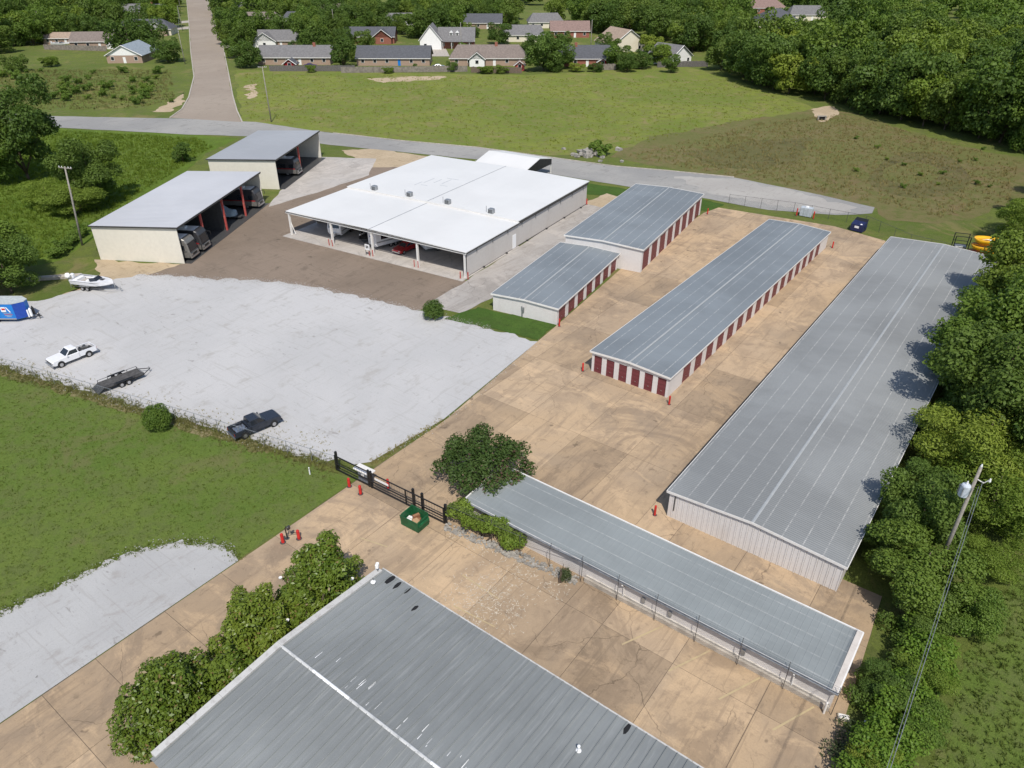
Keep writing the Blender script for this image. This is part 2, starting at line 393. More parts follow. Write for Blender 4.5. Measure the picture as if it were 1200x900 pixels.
m = MB(); m.face([(-2500, -600, -.03), (1500, -600, -.03), (1500, 2600, -.03), (-2500, 2600, -.03)])
tag(m.build('ground', GRASS_BASE), kind='structure')
sheet('lawn', [(-130, -30), (-42.4, -30), (-42.4, 33.0), (-64.2, 28.2), (-90, 22.0), (-112, 16), (-130, 12)], -.022, GRASS_LAWN, amp=.25, skip=(0, 1, 6))
sheet('meadow', P((283, 141), (320, 148), (470, 164), (640, 182), (720, 179), (800, 160), (960, 128), (860, 92), (800, 77), (620, 88), (400, 84), (275, 82)), -.018, GRASS_FIELD, step=3, amp=.8)
sheet('roadside_grass', P((62, 150), (230, 158), (280, 162), (240, 180), (200, 220), (140, 260), (70, 305), (-60, 330), (-60, 170)), -.02, GRASS_LUSH, step=2, amp=.5)
sheet('side_field_grass', [(4.4, 10), (40, 10), (40, 62), (12, 62), (7, 57), (4.8, 45)], -.02, GRASS_LAWN, step=1.2, amp=.6)
# dry basin north of the dead-end road, with a muddy ring
sheet('dry_basin', P((715, 184), (760, 160), (880, 140), (950, 128), (1000, 132), (1060, 152), (1130, 172), (1205, 188), (1205, 235), (1150, 252), (1100, 262), (1040, 258), (1028, 244), (960, 228), (880, 213), (800, 200)), -.014, BASIN, step=2.5, amp=1.2)
sheet('basin_mud', P((800, 180), (880, 165), (950, 160), (940, 185), (900, 200), (840, 196)), -.009, MUD, step=2, amp=1.4)
ring = [at(1078 + 58 * math.cos(a) * (1 + .1 * math.sin(3 * a)), 205 + 27 * math.sin(a)) for a in np.linspace(0, 2 * math.pi, 40, endpoint=False)]
sheet('basin_mud_ring', ring, -.008, MUD, step=2, amp=1.0)
ring = [at(1068 + 34 * math.cos(a), 203 + 13 * math.sin(a)) for a in np.linspace(0, 2 * math.pi, 24, endpoint=False)]
sheet('basin_green_heart', ring, -.004, BASIN, step=2, amp=1.0)
sheet('sand_spill', P((950, 128), (972, 124), (982, 130), (975, 138), (962, 143), (954, 136)), -.003, SAND, step=1.5, amp=1.2)
sheet('bare_verge', P((178, 131), (200, 118), (216, 108), (214, 120), (200, 131)), -.004, SAND, step=1.5, amp=.8)
for q in (P((288, 100), (300, 98), (302, 112), (292, 116)), P((430, 92), (470, 90), (520, 89), (516, 93), (450, 97))):
    sheet('bare_soil', q, -.006, SAND, step=2, amp=1.6)

# road and street
road_far = P((-60, 128), (58, 136), (215, 139), (300, 143), (390, 156), (470, 165), (560, 173), (640, 184), (720, 195), (780, 200), (860, 208), (940, 224), (1025, 243))
road_near = P((-60, 145), (58, 149), (230, 158), (300, 160), (400, 171), (500, 181), (560, 187), (640, 203), (700, 213), (760, 222), (830, 233), (900, 246), (980, 252), (1022, 250))
sheet('road', road_far + road_near[::-1], .012, ASPHALT, step=3, amp=.25)
sheet('road_end_slab', P((790, 207), (860, 210), (940, 226), (1005, 243), (985, 250), (900, 240), (830, 226)), .018, SPUR, step=1.0, amp=1.3)
SL = P((200, 138), (214, 128), (222, 114), (228, 90), (224, 60), (222, 30), (219, 0), (216, -30)); SR = P((283, 143), (277, 130), (272, 112), (268, 90), (262, 60), (252, 30), (243, 0), (236, -30))
sheet('street', SL + SR[::-1], .016, STREET, step=6, amp=.25)
def strip(name, pts, wd, z0, z1, mat, side=1, parent=None):
    m = MB(); pts = [np.array(p, float) for p in pts]; n = len(pts)
    nr = []
    for i in range(n):
        t = pts[min(i+1, n-1)] - pts[max(i-1, 0)]; t /= np.linalg.norm(t); nr.append(np.array((-t[1], t[0])) * wd * side)
    v = []
    for p, q in zip(pts, nr): v += [(*p, z0), (*p, z1), (*(p + q), z1), (*(p + q), z0)]
    f = []
    for i in range(n - 1):
        a, b = 4 * i, 4 * i + 4
        f += [(a, a+1, b+1, b), (a+1, a+2, b+2, b+1), (a+2, a+3, b+3, b+2)]
    f += [(0, 3, 2, 1), (4*n-4, 4*n-3, 4*n-2, 4*n-1)]
    return m.add(v, f).build(name, mat, parent)
tag(strip('street_kerb', SL, .35, -.02, .13, KERB, 1), kind='structure')
tag(strip('street_kerb', SR, .35, -.02, .13, KERB, -1), kind='structure')
tag(strip('road_kerb', road_far[4:11], .3, -.02, .12, KERB, 1), kind='structure')
sheet('street_driveway', P((190, 33), (221, 31), (221, 34), (188, 36)), .008, KERB, amp=0)
sheet('street_driveway', P((185, 27), (221, 24), (221, 26.5), (185, 30)), .008, KERB, amp=0)
sheet('street_driveway', P((256, 52), (300, 52), (300, 55), (257, 56)), .008, KERB, amp=0)
sheet('street_driveway', P((492, 50), (520, 52), (527, 66), (495, 66)), .008, KERB, amp=0)

# gravel lot, brown gravel court, pale alley and shed apron
sheet('gravel_lot', [(-112, 17), (-90, 22.8), (-75.2, 26.4), (-64.2, 29.0), (-46.5, 33.2), (-43.2, 35.6), (-42.45, 45), (-44.4, 64.3), (-51, 63.4), (-63.4, 61.7), (-74, 59.6), (-84, 57.0), (-93, 51.5), (-102.4, 46.3), (-103.3, 42.6), (-104.0, 35), (-107, 30), (-112, 26)], .008, GRAVEL, step=.8, amp=.55, skip=(5, 6))
sheet('brown_court', [(-103.5, 45), (-93, 50.5), (-84, 56.5), (-74, 59.0), (-62.0, 61.6), (-60.5, 66.6), (-62.6, 73), (-97.5, 71.5), (-99.5, 86), (-103, 108), (-108, 118), (-113.5, 121), (-117.5, 109), (-113.5, 92), (-114.5, 78), (-101, 53.5)], .004, GRAVEL_BROWN, step=1.0, amp=.45)
sheet('court_mouth_sand', P((400, 176), (440, 174), (500, 183), (497, 190), (470, 196), (430, 196)), .007, SAND, step=1.2, amp=.5)
sheet('shed_apron', [(-112.6, 77.0), (-118.7, 84.2), (-131.8, 105.8), (-121.2, 112), (-113, 102), (-112.4, 90)], .010, CONC_PALE, step=2, amp=.25)
sheet('alley', [(-62.2, 63.6), (-56.8, 64.6), (-56.4, 70.6), (-58.6, 88), (-61.5, 118), (-67.5, 120), (-67.9, 112), (-63, 73.6)], .009, CONC_PALE, step=2, amp=.2)
sheet('grass_patch', [(-57.4, 62.0), (-51, 63.7), (-44.6, 64.7), (-45.2, 69.6), (-54.2, 67.6), (-56.2, 67.4)], .022, GRASS_PATCH, step=.6, amp=.25)
sheet('back_verge', [(-66.5, 120), (-60, 119), (-48, 122.5), (-47.5, 127.5), (-66, 130)], .006, GRASS_PATCH, step=1, amp=.3)
sheet('back_sand', [(-68.4, 112.5), (-61.5, 113), (-60.5, 118.7), (-68, 120.5)], .011, SAND, step=1, amp=.3)
sheet('side_verge', P((500, 184), (560, 190), (640, 206), (760, 226), (830, 236), (835, 242), (690, 228), (640, 216), (520, 196)), .005, GRASS_PATCH, step=1.5, amp=.3)
sheet('gravel_apron', [(-42.3, -12), (-42.3, 20.5), (-43.6, 20.9), (-46, 20.2), (-48.5, 18.2), (-50.2, 15.2), (-51.3, 9), (-52.5, 2), (-54, -12)], .006, GRAVEL_GREY, step=.35, amp=.4, skip=(0,))
sheet('bare_lot_edge', [(-104, 36), (-104.5, 42), (-113, 45.4), (-101, 52.2), (-101, 46.8), (-103, 43)], .006, SAND, step=1, amp=.5)

def spill(name, pts, n, sd, mat, label, z=.02, s0=.02, s1=.06):
    m = MB()
    for _ in range(n):
        i = rnd.randrange(len(pts) - 1); t = rnd.random(); a, b = pts[i], pts[i + 1]
        x = a[0] + (b[0] - a[0]) * t + rnd.gauss(0, sd); y = a[1] + (b[1] - a[1]) * t + rnd.gauss(0, sd); s = rnd.uniform(s0, s1); an = rnd.random() * 6.3
        q = [(x + s * rnd.uniform(.6, 1.3) * math.cos(an + k * 1.57), y + s * rnd.uniform(.6, 1.3) * math.sin(an + k * 1.57), z) for k in range(4)]
        m.add(q + [(x, y, z + s * .5)], [(0, 1, 4), (1, 2, 4), (2, 3, 4), (3, 0, 4)])
    return tag(m.build(name, mat), label, 'gravel', kind='stuff')
LOTN = [(-102.4, 46.3), (-93, 51.5), (-84, 57.0), (-74, 59.6), (-63.4, 61.7), (-51, 63.4)]
spill('gravel_scatter', LOTN, 2200, .45, GRAVEL, 'pale gravel scattered onto the brown court'); spill('gravel_scatter', LOTN, 2200, .6, GRAVEL_BROWN, 'brown gravel scattered onto the pale lot')
spill('gravel_scatter', [(-112, 17), (-90, 22.8), (-75.2, 26.4), (-64.2, 29.0), (-46.5, 33.2)], 1500, .5, GRAVEL, 'pale gravel scattered into the grass by the lot fence')
spill('gravel_scatter', [(-54, -12), (-52.5, 2), (-51.3, 9), (-50.2, 15.2), (-48.5, 18.2), (-46, 20.2), (-43.6, 20.9)], 700, .35, GRAVEL_GREY, 'pale gravel scattered into the lawn around the small apron')
spill('gravel_scatter', [(-43.2, 36), (-42.45, 45), (-44.4, 64.3)], 500, .4, GRAVEL, 'pale gravel scattered onto the yard concrete')
# the concrete yard: poured slabs with open joints
def clip(poly, x0, y0, x1, y1):
    def cut(p, ins, xs):
        out = []
        for i in range(len(p)):
            a, b = p[i - 1], p[i]
            if ins(b):
                if not ins(a): out.append(xs(a, b))
                out.append(b)
            elif ins(a): out.append(xs(a, b))
        return out
    def ix(v): return lambda a, b: (v, a[1] + (b[1] - a[1]) * (v - a[0]) / (b[0] - a[0]))
    def iy(v): return lambda a, b: (a[0] + (b[0] - a[0]) * (v - a[1]) / (b[1] - a[1]), v)
    for ins, xs in ((lambda p: p[0] >= x0, ix(x0)), (lambda p: p[0] <= x1, ix(x1)), (lambda p: p[1] >= y0, iy(y0)), (lambda p: p[1] <= y1, iy(y1))):
        if not poly: return poly
        poly = cut(poly, ins, xs)
    return poly
YARD = [(-42.2, -14), (1.2, -14), (1.2, 33.2), (-.2, 34.6), (-.9, 47.0), (-17.0, 47.0), (-17.0, 121.5), (-19.5, 125.5), (-28, 127.6), (-47.6, 125.2), (-48.5, 121), (-47.7, 91), (-45, 69.8), (-44.4, 64.3), (-42.2, 45)]
sheet('yard_base', jag(YARD, 2, .12), -.002, plain('joint_soil', (.105, .085, .065), .95), amp=0)
yard = empty('concrete_yard', kind='structure')
xs = [-49, -42.25, -36.1, -30.0, -24.6, -19.3, -16.2, -10.7, -4.9, 1.3]
ys = [-14.5, -8, -3.2, 1.6, 5.6, 9.1, 14.2, 18.9, 24, 32.3, 41.5, 51, 61, 71, 81, 91, 101, 111, 122, 128]
for i in range(len(xs) - 1):
    for j in range(len(ys) - 1):
        g = .016
        q = clip(YARD, xs[i] + g, ys[j] + g, xs[i+1] - g, ys[j+1] - g)
        if len(q) < 3: continue
        ar = abs(sum(q[k][0] * q[(k+1) % len(q)][1] - q[(k+1) % len(q)][0] * q[k][1] for k in range(len(q)))) / 2
        if ar < .3: continue
        z = .014 + rnd.random() * .008
        MB().prism(q, -.06, z).build('slab', CONC, yard)
PAINT = wear('worn_yellow_paint', (.47, .37, .21), (.36, .27, .18), 1.0, .8, sc=1.6)
for k in range(4):
    m = MB(); x = -14.2 + k * 3.55; d = np.array((1.6, 3.3)); d = d / np.linalg.norm(d); n_ = np.array((d[1], -d[0])) * .06
    a = np.array((x, 31.6)); b = a + d * 3.5
    m.face([(*(a - n_), .027), (*(a + n_), .027), (*(b + n_), .027), (*(b - n_), .027)])
    m.build('parking_stripe', PAINT, yard)
for (x0, y0, x1, y1) in ((-25.8, 27.2, -22.2, 27.5), (-27.2, 29.9, -23.5, 29.7), (-34, 28.6, -36.5, 28.0)):
    a = np.array((x0, y0)); b = np.array((x1, y1)); t = (b - a) / np.linalg.norm(b - a); n_ = np.array((t[1], -t[0])) * .05
    MB().face([(*(a - n_), .027), (*(b - n_), .027), (*(b + n_), .027), (*(a + n_), .027)]).build('parking_stripe', PAINT, yard)
tag(MB().box(-19.4, 34.92, -.02, -1.2, 35.08, .42).build('yard_kerb', KERB), kind='structure')
sheet('dry_grass_strip', [(-103, 17.6), (-89.7, 21.4), (-75.3, 25.0), (-64.2, 27.6), (-52, 30.6), (-52, 31.6), (-64.2, 28.9), (-75.3, 26.2), (-89.7, 22.6), (-103, 18.8)], -.012, grass_mat('dry_verge', (.12, .135, .035), (.20, .18, .075), (.26, .22, .11), 2.0, dry=(.34, .28, .16), dryamt=.9), step=.6, amp=.55)
# ================================================================ storage buildings
def panel_mesh(name, run, rise, pw, mat, ribs=3, rh=.03, rw=.05, th=.02, closed=True):
    """one roof sheet: from the high edge (x=0) down to x=run, pw wide along y, with raised ribs across it"""
    m = MB(); L = math.hypot(run, rise)
    def pt(x, y, h): return (x, y, -rise * x / run + h)
    m.add([pt(0,.001,-th),pt(run,.001,-th),pt(run,pw-.001,-th),pt(0,pw-.001,-th),pt(0,.001,0),pt(run,.001,0),pt(run,pw-.001,0),pt(0,pw-.001,0)],
          [(0,3,2,1),(4,5,6,7),(0,1,5,4),(1,2,6,5),(2,3,7,6),(3,0,4,7)])
    for k in range(ribs):
        y = pw * (k + .5) / ribs
        m.add([pt(0,y-rw,0),pt(0,y-rw*.5,rh),pt(0,y+rw*.5,rh),pt(0,y+rw,0),pt(run,y-rw,0),pt(run,y-rw*.5,rh),pt(run,y+rw*.5,rh),pt(run,y+rw,0)],
              [(0,4,5,1),(1,5,6,2),(2,6,7,3),(4,7,6,5)])
    return m.mesh(name, mat)
def gable_panels(b, W, L, ez, rz_, mat, pw=.914, over=.18, ribs=3, rh=.03, rw=.05, name='roof_panel'):
    hw = W / 2; n = round((L + 2 * over) / pw); pw = (L + 2 * over) / n; run = hw + over; rise = (rz_ - ez) * run / hw
    me = panel_mesh(name, run, rise, pw, mat, ribs, rh, rw)
    for k in range(n):
        y = -over + k * pw
        link(name, me, b, (hw + .003, y, rz_), 0)
        link(name, me, b, (hw - .003, y + pw, rz_), math.pi)
def mono_panels(b, x0, x1, y0, y1, z0, z1, mat, pw=.914, ribs=3, rh=.03, rw=.05, name='roof_panel'):
    """high edge at x0 (z0), low edge at x1 (z1)"""
    n = round(abs(y1 - y0) / pw); pw = (y1 - y0) / n
    me = panel_mesh(name, x1 - x0, z0 - z1, pw, mat, ribs, rh, rw)
    for k in range(n): link(name, me, b, (x0, y0 + k * pw, z0), 0)
def door_mesh(wd, h):
    m = MB(); n = max(6, int(h / .22)); d = .02; v = []
    for k in range(n + 1):
        z = h * k / n; o = d if k % 2 else 0
        v += [(0, o, z), (wd, o, z)]
    m.add(v, [(2*k, 2*k+1, 2*k+3, 2*k+2) for k in range(n)])
    m.add([(0,.05,0),(wd,.05,0),(wd,.05,h),(0,.05,h)], [(3,2,1,0)])
    return m.mesh('roll_up_door', DOOR)
RIDGE = wear('ridge_sealant', (.33, .345, .35), (.42, .425, .42), .9, .55, sc=3)
HANDLE = MB().box(-.07, -.035, 0, .07, .0, .05).mesh('handle', CHROME)
def door(b, me, wd, loc, rz):
    d = link('roll_up_door', me, b, loc, rz)
    link('handle', HANDLE, d, (wd / 2, -.002, .55), 0)
def gable_wall(name, b, W, ez, rz_, y0, y1, mat):
    """end wall under a gable"""
    m = MB(); hw = W / 2
    m.prof([(0, -.05), (W, -.05), (W, ez - .03), (hw, rz_ - .03), (0, ez - .03)], y0, y1)
    return m.build(name, mat, b)
def fascia(b, W, L, ez, rz_, mat, over=.18, h=.22):
    hw = W / 2; k = (rz_ - ez) / hw; o = over + .02
    for y, nm in ((-o - .03, 'front'), (L + o, 'back')):
        for s in (-1, 1):
            xe = hw + s * (hw + o); ze = ez - k * o; zr = rz_
            m = MB(); pr = [(hw, zr - h + .05), (xe, ze - h + .05), (xe, ze + .06), (hw, zr + .06)]
            if s < 0: pr = pr[::-1]
            m.prof(pr, y, y + .03); m.build('fascia', mat, b)
    for x in (-o - .05, W + o):
        m = MB(); z = ez - k * o; m.box(x, -o, z - .16, x + .05, L + o, z + .01); m.build('gutter', mat, b)

def storage(name, label, loc, rz, W, L, ez, rdz, front=0, right=0, dh=2.15, fw=1.0, rspace=3.0, rdw=2.05, rstart=.45, roof=None, group=None):
    b = empty(name, (*loc, 0), rz, label, 'storage building', group)
    rf = roof or ROOF_GREY
    # walls: a core set back behind pilasters and a header where there are roll-up doors
    rc = .12
    gable_wall('wall', b, W, ez, rdz, L - .12, L, WHITE)
    MB().box(0, .12, -.05, .12, L - .12, ez - .04).build('wall', WHITE, b)
    if front:
        sp = W / front; me = door_mesh(fw, dh)
        m = MB(); hw = W / 2
        m.prof([(0, dh), (W, dh), (W, ez - .03), (hw, rdz - .03), (0, ez - .03)], 0, .12); m.build('header', WHITE, b)
        edge = 0.0
        for k in range(front):
            c = (k + .5) * sp; x0 = c - fw / 2
            MB().box(edge, 0, -.05, x0, .12, dh).build('pilaster', WHITE, b); edge = x0 + fw
            door(b, me, fw, (x0, .07, .01), 0)
        MB().box(edge, 0, -.05, W, .12, dh).build('pilaster', WHITE, b)
    else:
        gable_wall('wall', b, W, ez, rdz, 0, .12, WHITE)
    if right:
        me = door_mesh(rdw, dh); y = .12
        MB().box(W - .12, .12, dh, W, L - .12, ez - .04).build('header', WHITE, b)
        for k in range(right):
            y0 = rstart + k * rspace + (rspace - rdw) / 2
            MB().box(W - .12, y, -.05, W, y0, dh).build('pilaster', WHITE, b); y = y0 + rdw
            door(b, me, rdw, (W - .07, y0, .01), math.pi / 2)
        MB().box(W - .12, y, -.05, W, L - .12, dh).build('pilaster', WHITE, b)
    else:
        MB().box(W - .12, .12, -.05, W, L - .12, ez - .04).build('wall', WHITE, b)
    gable_panels(b, W, L, ez, rdz, rf, rh=.012, rw=.04)
    fascia(b, W, L, ez, rdz, TRIM)
    MB().prof([(W/2 - .12, rdz + .02), (W/2 + .12, rdz + .02), (W/2 + .06, rdz + .065), (W/2 - .06, rdz + .05)], -.2, L + .2).build('ridge_cap', RIDGE, b)
    return b

mid = storage('storage_building', 'long grey-roofed storage building with six maroon doors on its near end', (-35.55, 62.2), 0, 9.4, 54.4, 2.6, 2.84, front=6, right=16, rstart=3.0, rspace=3.02)
lm = MB().box(-.15, -.18, 0, .15, 0, .22).build('flood_light', STEEL_GREY, mid, (4.6, -.02, 2.5))
low = storage('storage_building', 'low grey-roofed storage building beside the small grass patch with seven maroon doors', (-54.1, 67.95), R(8.5), 9.2, 20.6, 2.35, 2.55, right=7, rstart=.1, rspace=2.92, rdw=2.1, dh=2.0)
up = storage('storage_building', 'taller grey-roofed storage building adjoining the far end of the low storage building', (-56.6, 88.75), R(8.0), 12.1, 29.6, 3.6, 3.85, right=8, rstart=.15, rspace=3.66, rdw=2.75, dh=2.95)
for dx, z0, hh in ((4.2, 1.0, .5), (4.45, .7, .7), (4.25, 0.1, .9)):
    MB().box(dx, -.14, z0, dx + .14, 0, z0 + hh).build('meter_box', STEEL_GREY, low)

# the long building on the right: ribbed siding on its near end, silver roof
LW, LL = 14.0, 74.0
lb = empty('storage_building', (-17.75, 45.45, 0), 0, 'longest grey-roofed storage building with ribbed white end wall under the right-hand trees', 'storage building')
def ribbed(b, x0, x1, y, ez, rdz, hw, mat, pw=.45, name='siding_panel', flip=1):
    n = round((x1 - x0) / pw); pw = (x1 - x0) / n
    for k in range(n):
        xa = x0 + k * pw; xb = xa + pw; g = .012
        top = lambda x: ez - .05 + (rdz - ez) * (1 - abs(x - hw) / hw)
        m = MB(); d0 = 0; d1 = -.035 * flip
        sec = [(xa + g, d0), (xa + pw * .7, d0), (xa + pw * .76, d1), (xb - .02, d1), (xb - g * .3, d0 + .01 * flip)]
        v = [(x, y + d, 0.02) for x, d in sec] + [(x, y + d, top(x)) for x, d in sec]; q = len(sec)
        fs = [(i, i + 1, q + i + 1, q + i) for i in range(q - 1)]
        m.add(v, fs).build(name, mat, b)
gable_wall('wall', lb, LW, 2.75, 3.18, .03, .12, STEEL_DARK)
gable_wall('wall', lb, LW, 2.75, 3.18, LL - .12, LL, WHITE)
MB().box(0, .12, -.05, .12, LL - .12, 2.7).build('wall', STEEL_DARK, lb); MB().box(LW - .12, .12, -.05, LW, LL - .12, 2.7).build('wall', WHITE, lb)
ribbed(lb, 0, LW, 0.0, 2.75, 3.18, LW / 2, WHITE)
gable_panels(lb, LW, LL, 2.75, 3.18, ROOF_LONG, ribs=4, rh=.018, rw=.05)
fascia(lb, LW, LL, 2.75, 3.18, TRIM)
MB().prof([(LW/2 - .12, 3.19), (LW/2 + .12, 3.19), (LW/2 + .06, 3.215), (LW/2 - .06, 3.215)], -.2, LL + .2).build('ridge_cap', RIDGE, lb)
MB().box(-.30, -.15, 2.5, -.2, LL, 2.72).build('gutter', DARKTRIM, lb)
MB().tube([(.55, -.07, 2.6), (.55, -.07, .9)], .04).build('conduit', STEEL_DARK, lb)
for y in range(4, 74, 10): MB().box(-.3, y, 0, -.22, y + .08, 2.5).build('downspout', DARKTRIM, lb)

# the thin low building with the rear fence in front of it
tb = empty('storage_building', (-31.2, 40.15, 0), -math.pi / 2, 'narrow low storage building with pale single-slope roof behind the barbed-wire fence', 'storage building')
TL = 30.1; COPE2 = wear('flashing_paint', (.58, .53, .48), (.42, .37, .33), .6, .6, sc=1.5)
mono_panels(tb, -.1, 5.12, 0, TL, 2.32, 1.95, ROOF_THIN, pw=.914, ribs=2, rh=.012, rw=.03)
MB().box(0.05, .1, -.05, .2, TL - .1, 2.28).build('wall', WHITE, tb); MB().box(4.7, .1, -.3, 4.85, TL - .1, 1.94).build('wall', WHITE, tb)
for y in (.1, TL - .25): MB().prof([(.2, -.05), (4.7, -.05), (4.7, 1.93), (.2, 2.26)], y, y + .15).build('wall', WHITE, tb)
MB().box(-.22, -.1, 2.18, -.12, TL + .1, 2.38).build('fascia', TRIM, tb)
for y in (-.12, TL + .02): MB().prof([(-.12, 2.14), (5.15, 1.78), (5.15, 2.0), (-.12, 2.38)], y, y + .1).build('fascia', TRIM, tb)
MB().prof([(-.1, 2.35), (5.12, 1.98), (5.12, 2.01), (-.1, 2.38)], TL - .32, TL + .03).build('verge_flashing', COPE2, tb)
MB().tube([(5.24, -.1, 1.9), (5.24, TL + .1, 1.88)], .085, 8).build('gutter', STEEL_GREY, tb)
MB().box(5.12, -.1, 1.8, 5.155, TL + .1, 1.97).build('gutter_board', TRIM, tb)
for y in (15.0, 27.5): MB().tube([(5.26, y, 1.85), (5.26, y, 1.7), (5.05, y, 1.45), (4.92, y, 1.3), (4.92, y, .1)], .06, 8).build('downspout', TRIM, tb)
for y in (16.5, 18.6, 24): MB().box(4.85, y, .7, 5.0, y + .25, 1.2).build('meter_box', STEEL_GREY, tb)
MB().box(4.85, 11.8, -.1, 4.95, TL - .2, .45).build('plinth', plain('pale_block', (.52, .48, .43), .8, var=.15), tb)

# the near building: standing-seam roof, white ridge, coping along its left end
nb = empty('warehouse', (-28.95, 23.65, 0), -math.pi / 2, 'near grey standing-seam roofed warehouse with white ridge cap at the bottom edge', 'warehouse')
NW, NL, NE, NR = 16.8, 37.0, 4.5, 5.1
gable_wall('wall', nb, NW, NE, NR, .1, .25, GREYWALL); gable_wall('wall', nb, NW, NE, NR, NL - .25, NL - .1, GREYWALL)
MB().box(.1, .25, -.05, .25, NL - .25, NE - .05).build('wall', GREYWALL, nb); MB().box(NW - .25, .25, -.05, NW - .1, NL - .25, NE - .05).build('wall', GREYWALL, nb)
gable_panels(nb, NW, NL, NE, NR, ROOF_NEAR, pw=.61, ribs=1, rh=.075, rw=.03)
RCAP = wear('worn_white_cap', (.55, .55, .54), (.30, .31, .31), .9, .6, sc=2.2)
for k in range(12): MB().prof([(NW/2 - .1, NR + .03), (NW/2 + .1, NR + .03), (NW/2 + .04, NR + .085), (NW/2 - .04, NR + .085)], -.2 + k * 3.1, -.2 + (k + 1) * 3.1 - .01 ).build('ridge_cap', (RCAP, PAPER, RCAP)[k % 3], nb)
COPING = wear('coping_paint', (.52, .51, .49), (.30, .28, .26), .8, .6, sc=2.5)
for k in range(8):
    for s in (0, 1):
        xa = s * NW / 2 + (k % 4) * NW / 8; xb = xa + NW / 8 - .012
        if k // 4 != 0: continue
        zf = lambda x: NE - .03 + (NR - NE) * (1 - abs(x - NW/2) / (NW/2)) + .1
        MB().prof([(xa, zf(xa) - .3), (xb, zf(xb) - .3), (xb, zf(xb) + .04), (xa, zf(xa) + .04)], -.42, .02).build('coping', COPING, nb)
for k in range(13):
    m = MB().box(-.29, -.2 + k * 2.9, NE - .2, -.2, -.2 + (k + 1) * 2.9 - .015, NE - .005); m.build('gutter', COPING, nb)
def on_roof(b, x): return NE + (NR - NE) * (1 - abs(x - NW / 2) / (NW / 2))
for (x, y) in ((3.0, 17.9), (2.6, 21.2)):
    v = MB().lathe([(.16, 0), (.15, .03), (.05, .08), (.05, .32), (.09, .33), (.09, .42), (.02, .46)], 12).build('vent_pipe', PAPER, nb, (x, y, on_roof(nb, x)))
for (x, y, a, bb) in ((.25, 1.0, .2, .5), (.3, 1.75, .14, .42), (.25, 2.6, .12, .35), (1.05, 4.1, .12, .3), (.2, 19.3, .16, .4), (.15, 24.2, .2, .6)):
    z = on_roof(nb, x)
    m = MB(); pts = []
    for k in range(10):
        an = 2 * math.pi * k / 10; rr = 1 + .35 * (rnd.random() - .5)
        xx, yy = x + bb * math.cos(an) * rr, y + a * math.sin(an) * rr; pts.append((xx, yy, on_roof(nb, xx) + .012))
    m.face(pts).build('tar_patch', TAR, nb)
for k in range(26):
    x = NW / 2 - .25 - rnd.random() * 1.1; y = rnd.random() * 14 + .5; l = .12 + rnd.random() * .5; wd = .02 + rnd.random() * .03
    y = round(y / .61) * .61 + .12 + rnd.random() * .3
    MB().face([(xx, yy, on_roof(nb, xx) + .011) for xx, yy in ((x - l, y), (x, y), (x, y + wd), (x - l, y + wd * .5))]).build('paint_drip', PAPER, nb)
fl = empty('flood_light', (-29.1, 23.4, 4.55), R(120), 'white floodlight on the far left corner of the near warehouse roof', 'light')
MB().tube([(0, 0, 0), (0, 0, .5)], .035).build('post', STEEL_DARK, fl)
MB().bbox(-.16, -.1, .45, .2, .12, .78).build('lamp_head', LAMPW, fl)
fl2 = empty('roof_antenna', (-28.5, 22.4, 4.75), 0, 'small white fitting on the left coping of the near warehouse', 'fitting')
MB().lathe([(.16, 0), (.18, .1), (.06, .2)], 10).build('dome', LAMPW, fl2); MB().tube([(0, 0, .15), (.05, 0, .5)], .02).build('mast', STEEL_DARK, fl2)

# white RV building: open front bay, enclosed rear
wb = empty('rv_storage_building', (-97.9, 70.6, 0), R(5.9), 'wide white-roofed vehicle storage building with an open columned front', 'storage building')
WW = 34.4; D1, D2 = 14.2, 38.6; ze, zr = 3.95, 4.15
def wall_panels(b, pts, z, mat, n, name='siding_panel', th=.06):
    (xa, ya), (xb, yb) = pts
    for k in range(n):
        t0, t1 = k / n, (k + 1) / n - .004 / max(abs(xb - xa), abs(yb - ya))
        p0 = (xa + (xb - xa) * t0, ya + (yb - ya) * t0); p1 = (xa + (xb - xa) * t1, ya + (yb - ya) * t1)
        if xa == xb: MB().box(xa - th, p0[1], 0, xa, p1[1], z).build(name, mat, b)
        else: MB().box(p0[0], ya, 0, p1[0], ya + th, z).build(name, mat, b)
wall_panels(wb, ((WW, .1), (WW, D2)), ze - .12, GREYWALL, 14)
MB().box(.0, 5.5, 0, .1, D2, ze - .1).build('wall', GREYWALL, wb); MB().box(.1, D2 - .12, 0, WW - .1, D2, ze - .1).build('wall', GREYWALL, wb)
MB().box(.1, D1 + .2, 0, WW - .1, D1 + .35, ze - .1).build('wall', GREYWALL, wb)
for x0, x1, z0, z1, y0, y1, nm in ((-.3, WW / 2 - .02, ze, ze + .22, -.5, D1, 1), (WW / 2 + .02, WW + .3, ze + .22, ze, -.5, D1, 1), (-.3, WW / 2 - .02, ze + .28, ze + .5, D1 - .15, D2 + .3, 1), (WW / 2 + .02, WW + .3, ze + .5, ze + .28, D1 - .15, D2 + .3, 1)):
    n = 6
    for k in range(n):
        xa = x0 + (x1 - x0) * k / n; xb = x0 + (x1 - x0) * (k + 1) / n - .004; za = z0 + (z1 - z0) * k / n; zb = z0 + (z1 - z0) * (k + 1) / n
        MB().prof([(xa, za - .1), (xb, zb - .1), (xb, zb), (xa, za)], y0, y1).build('roof_sheet', ROOF_WHITE, wb)
for y in (D1 - .4, ): MB().prof([(-.2, ze + .02), (WW/2, ze + .24), (WW + .2, ze + .02), (WW + .2, ze + .24), (WW / 2, ze + .42), (-.2, ze + .24)], D1 - .14, D1 - .06).build('step_flashing', TRIM, wb)
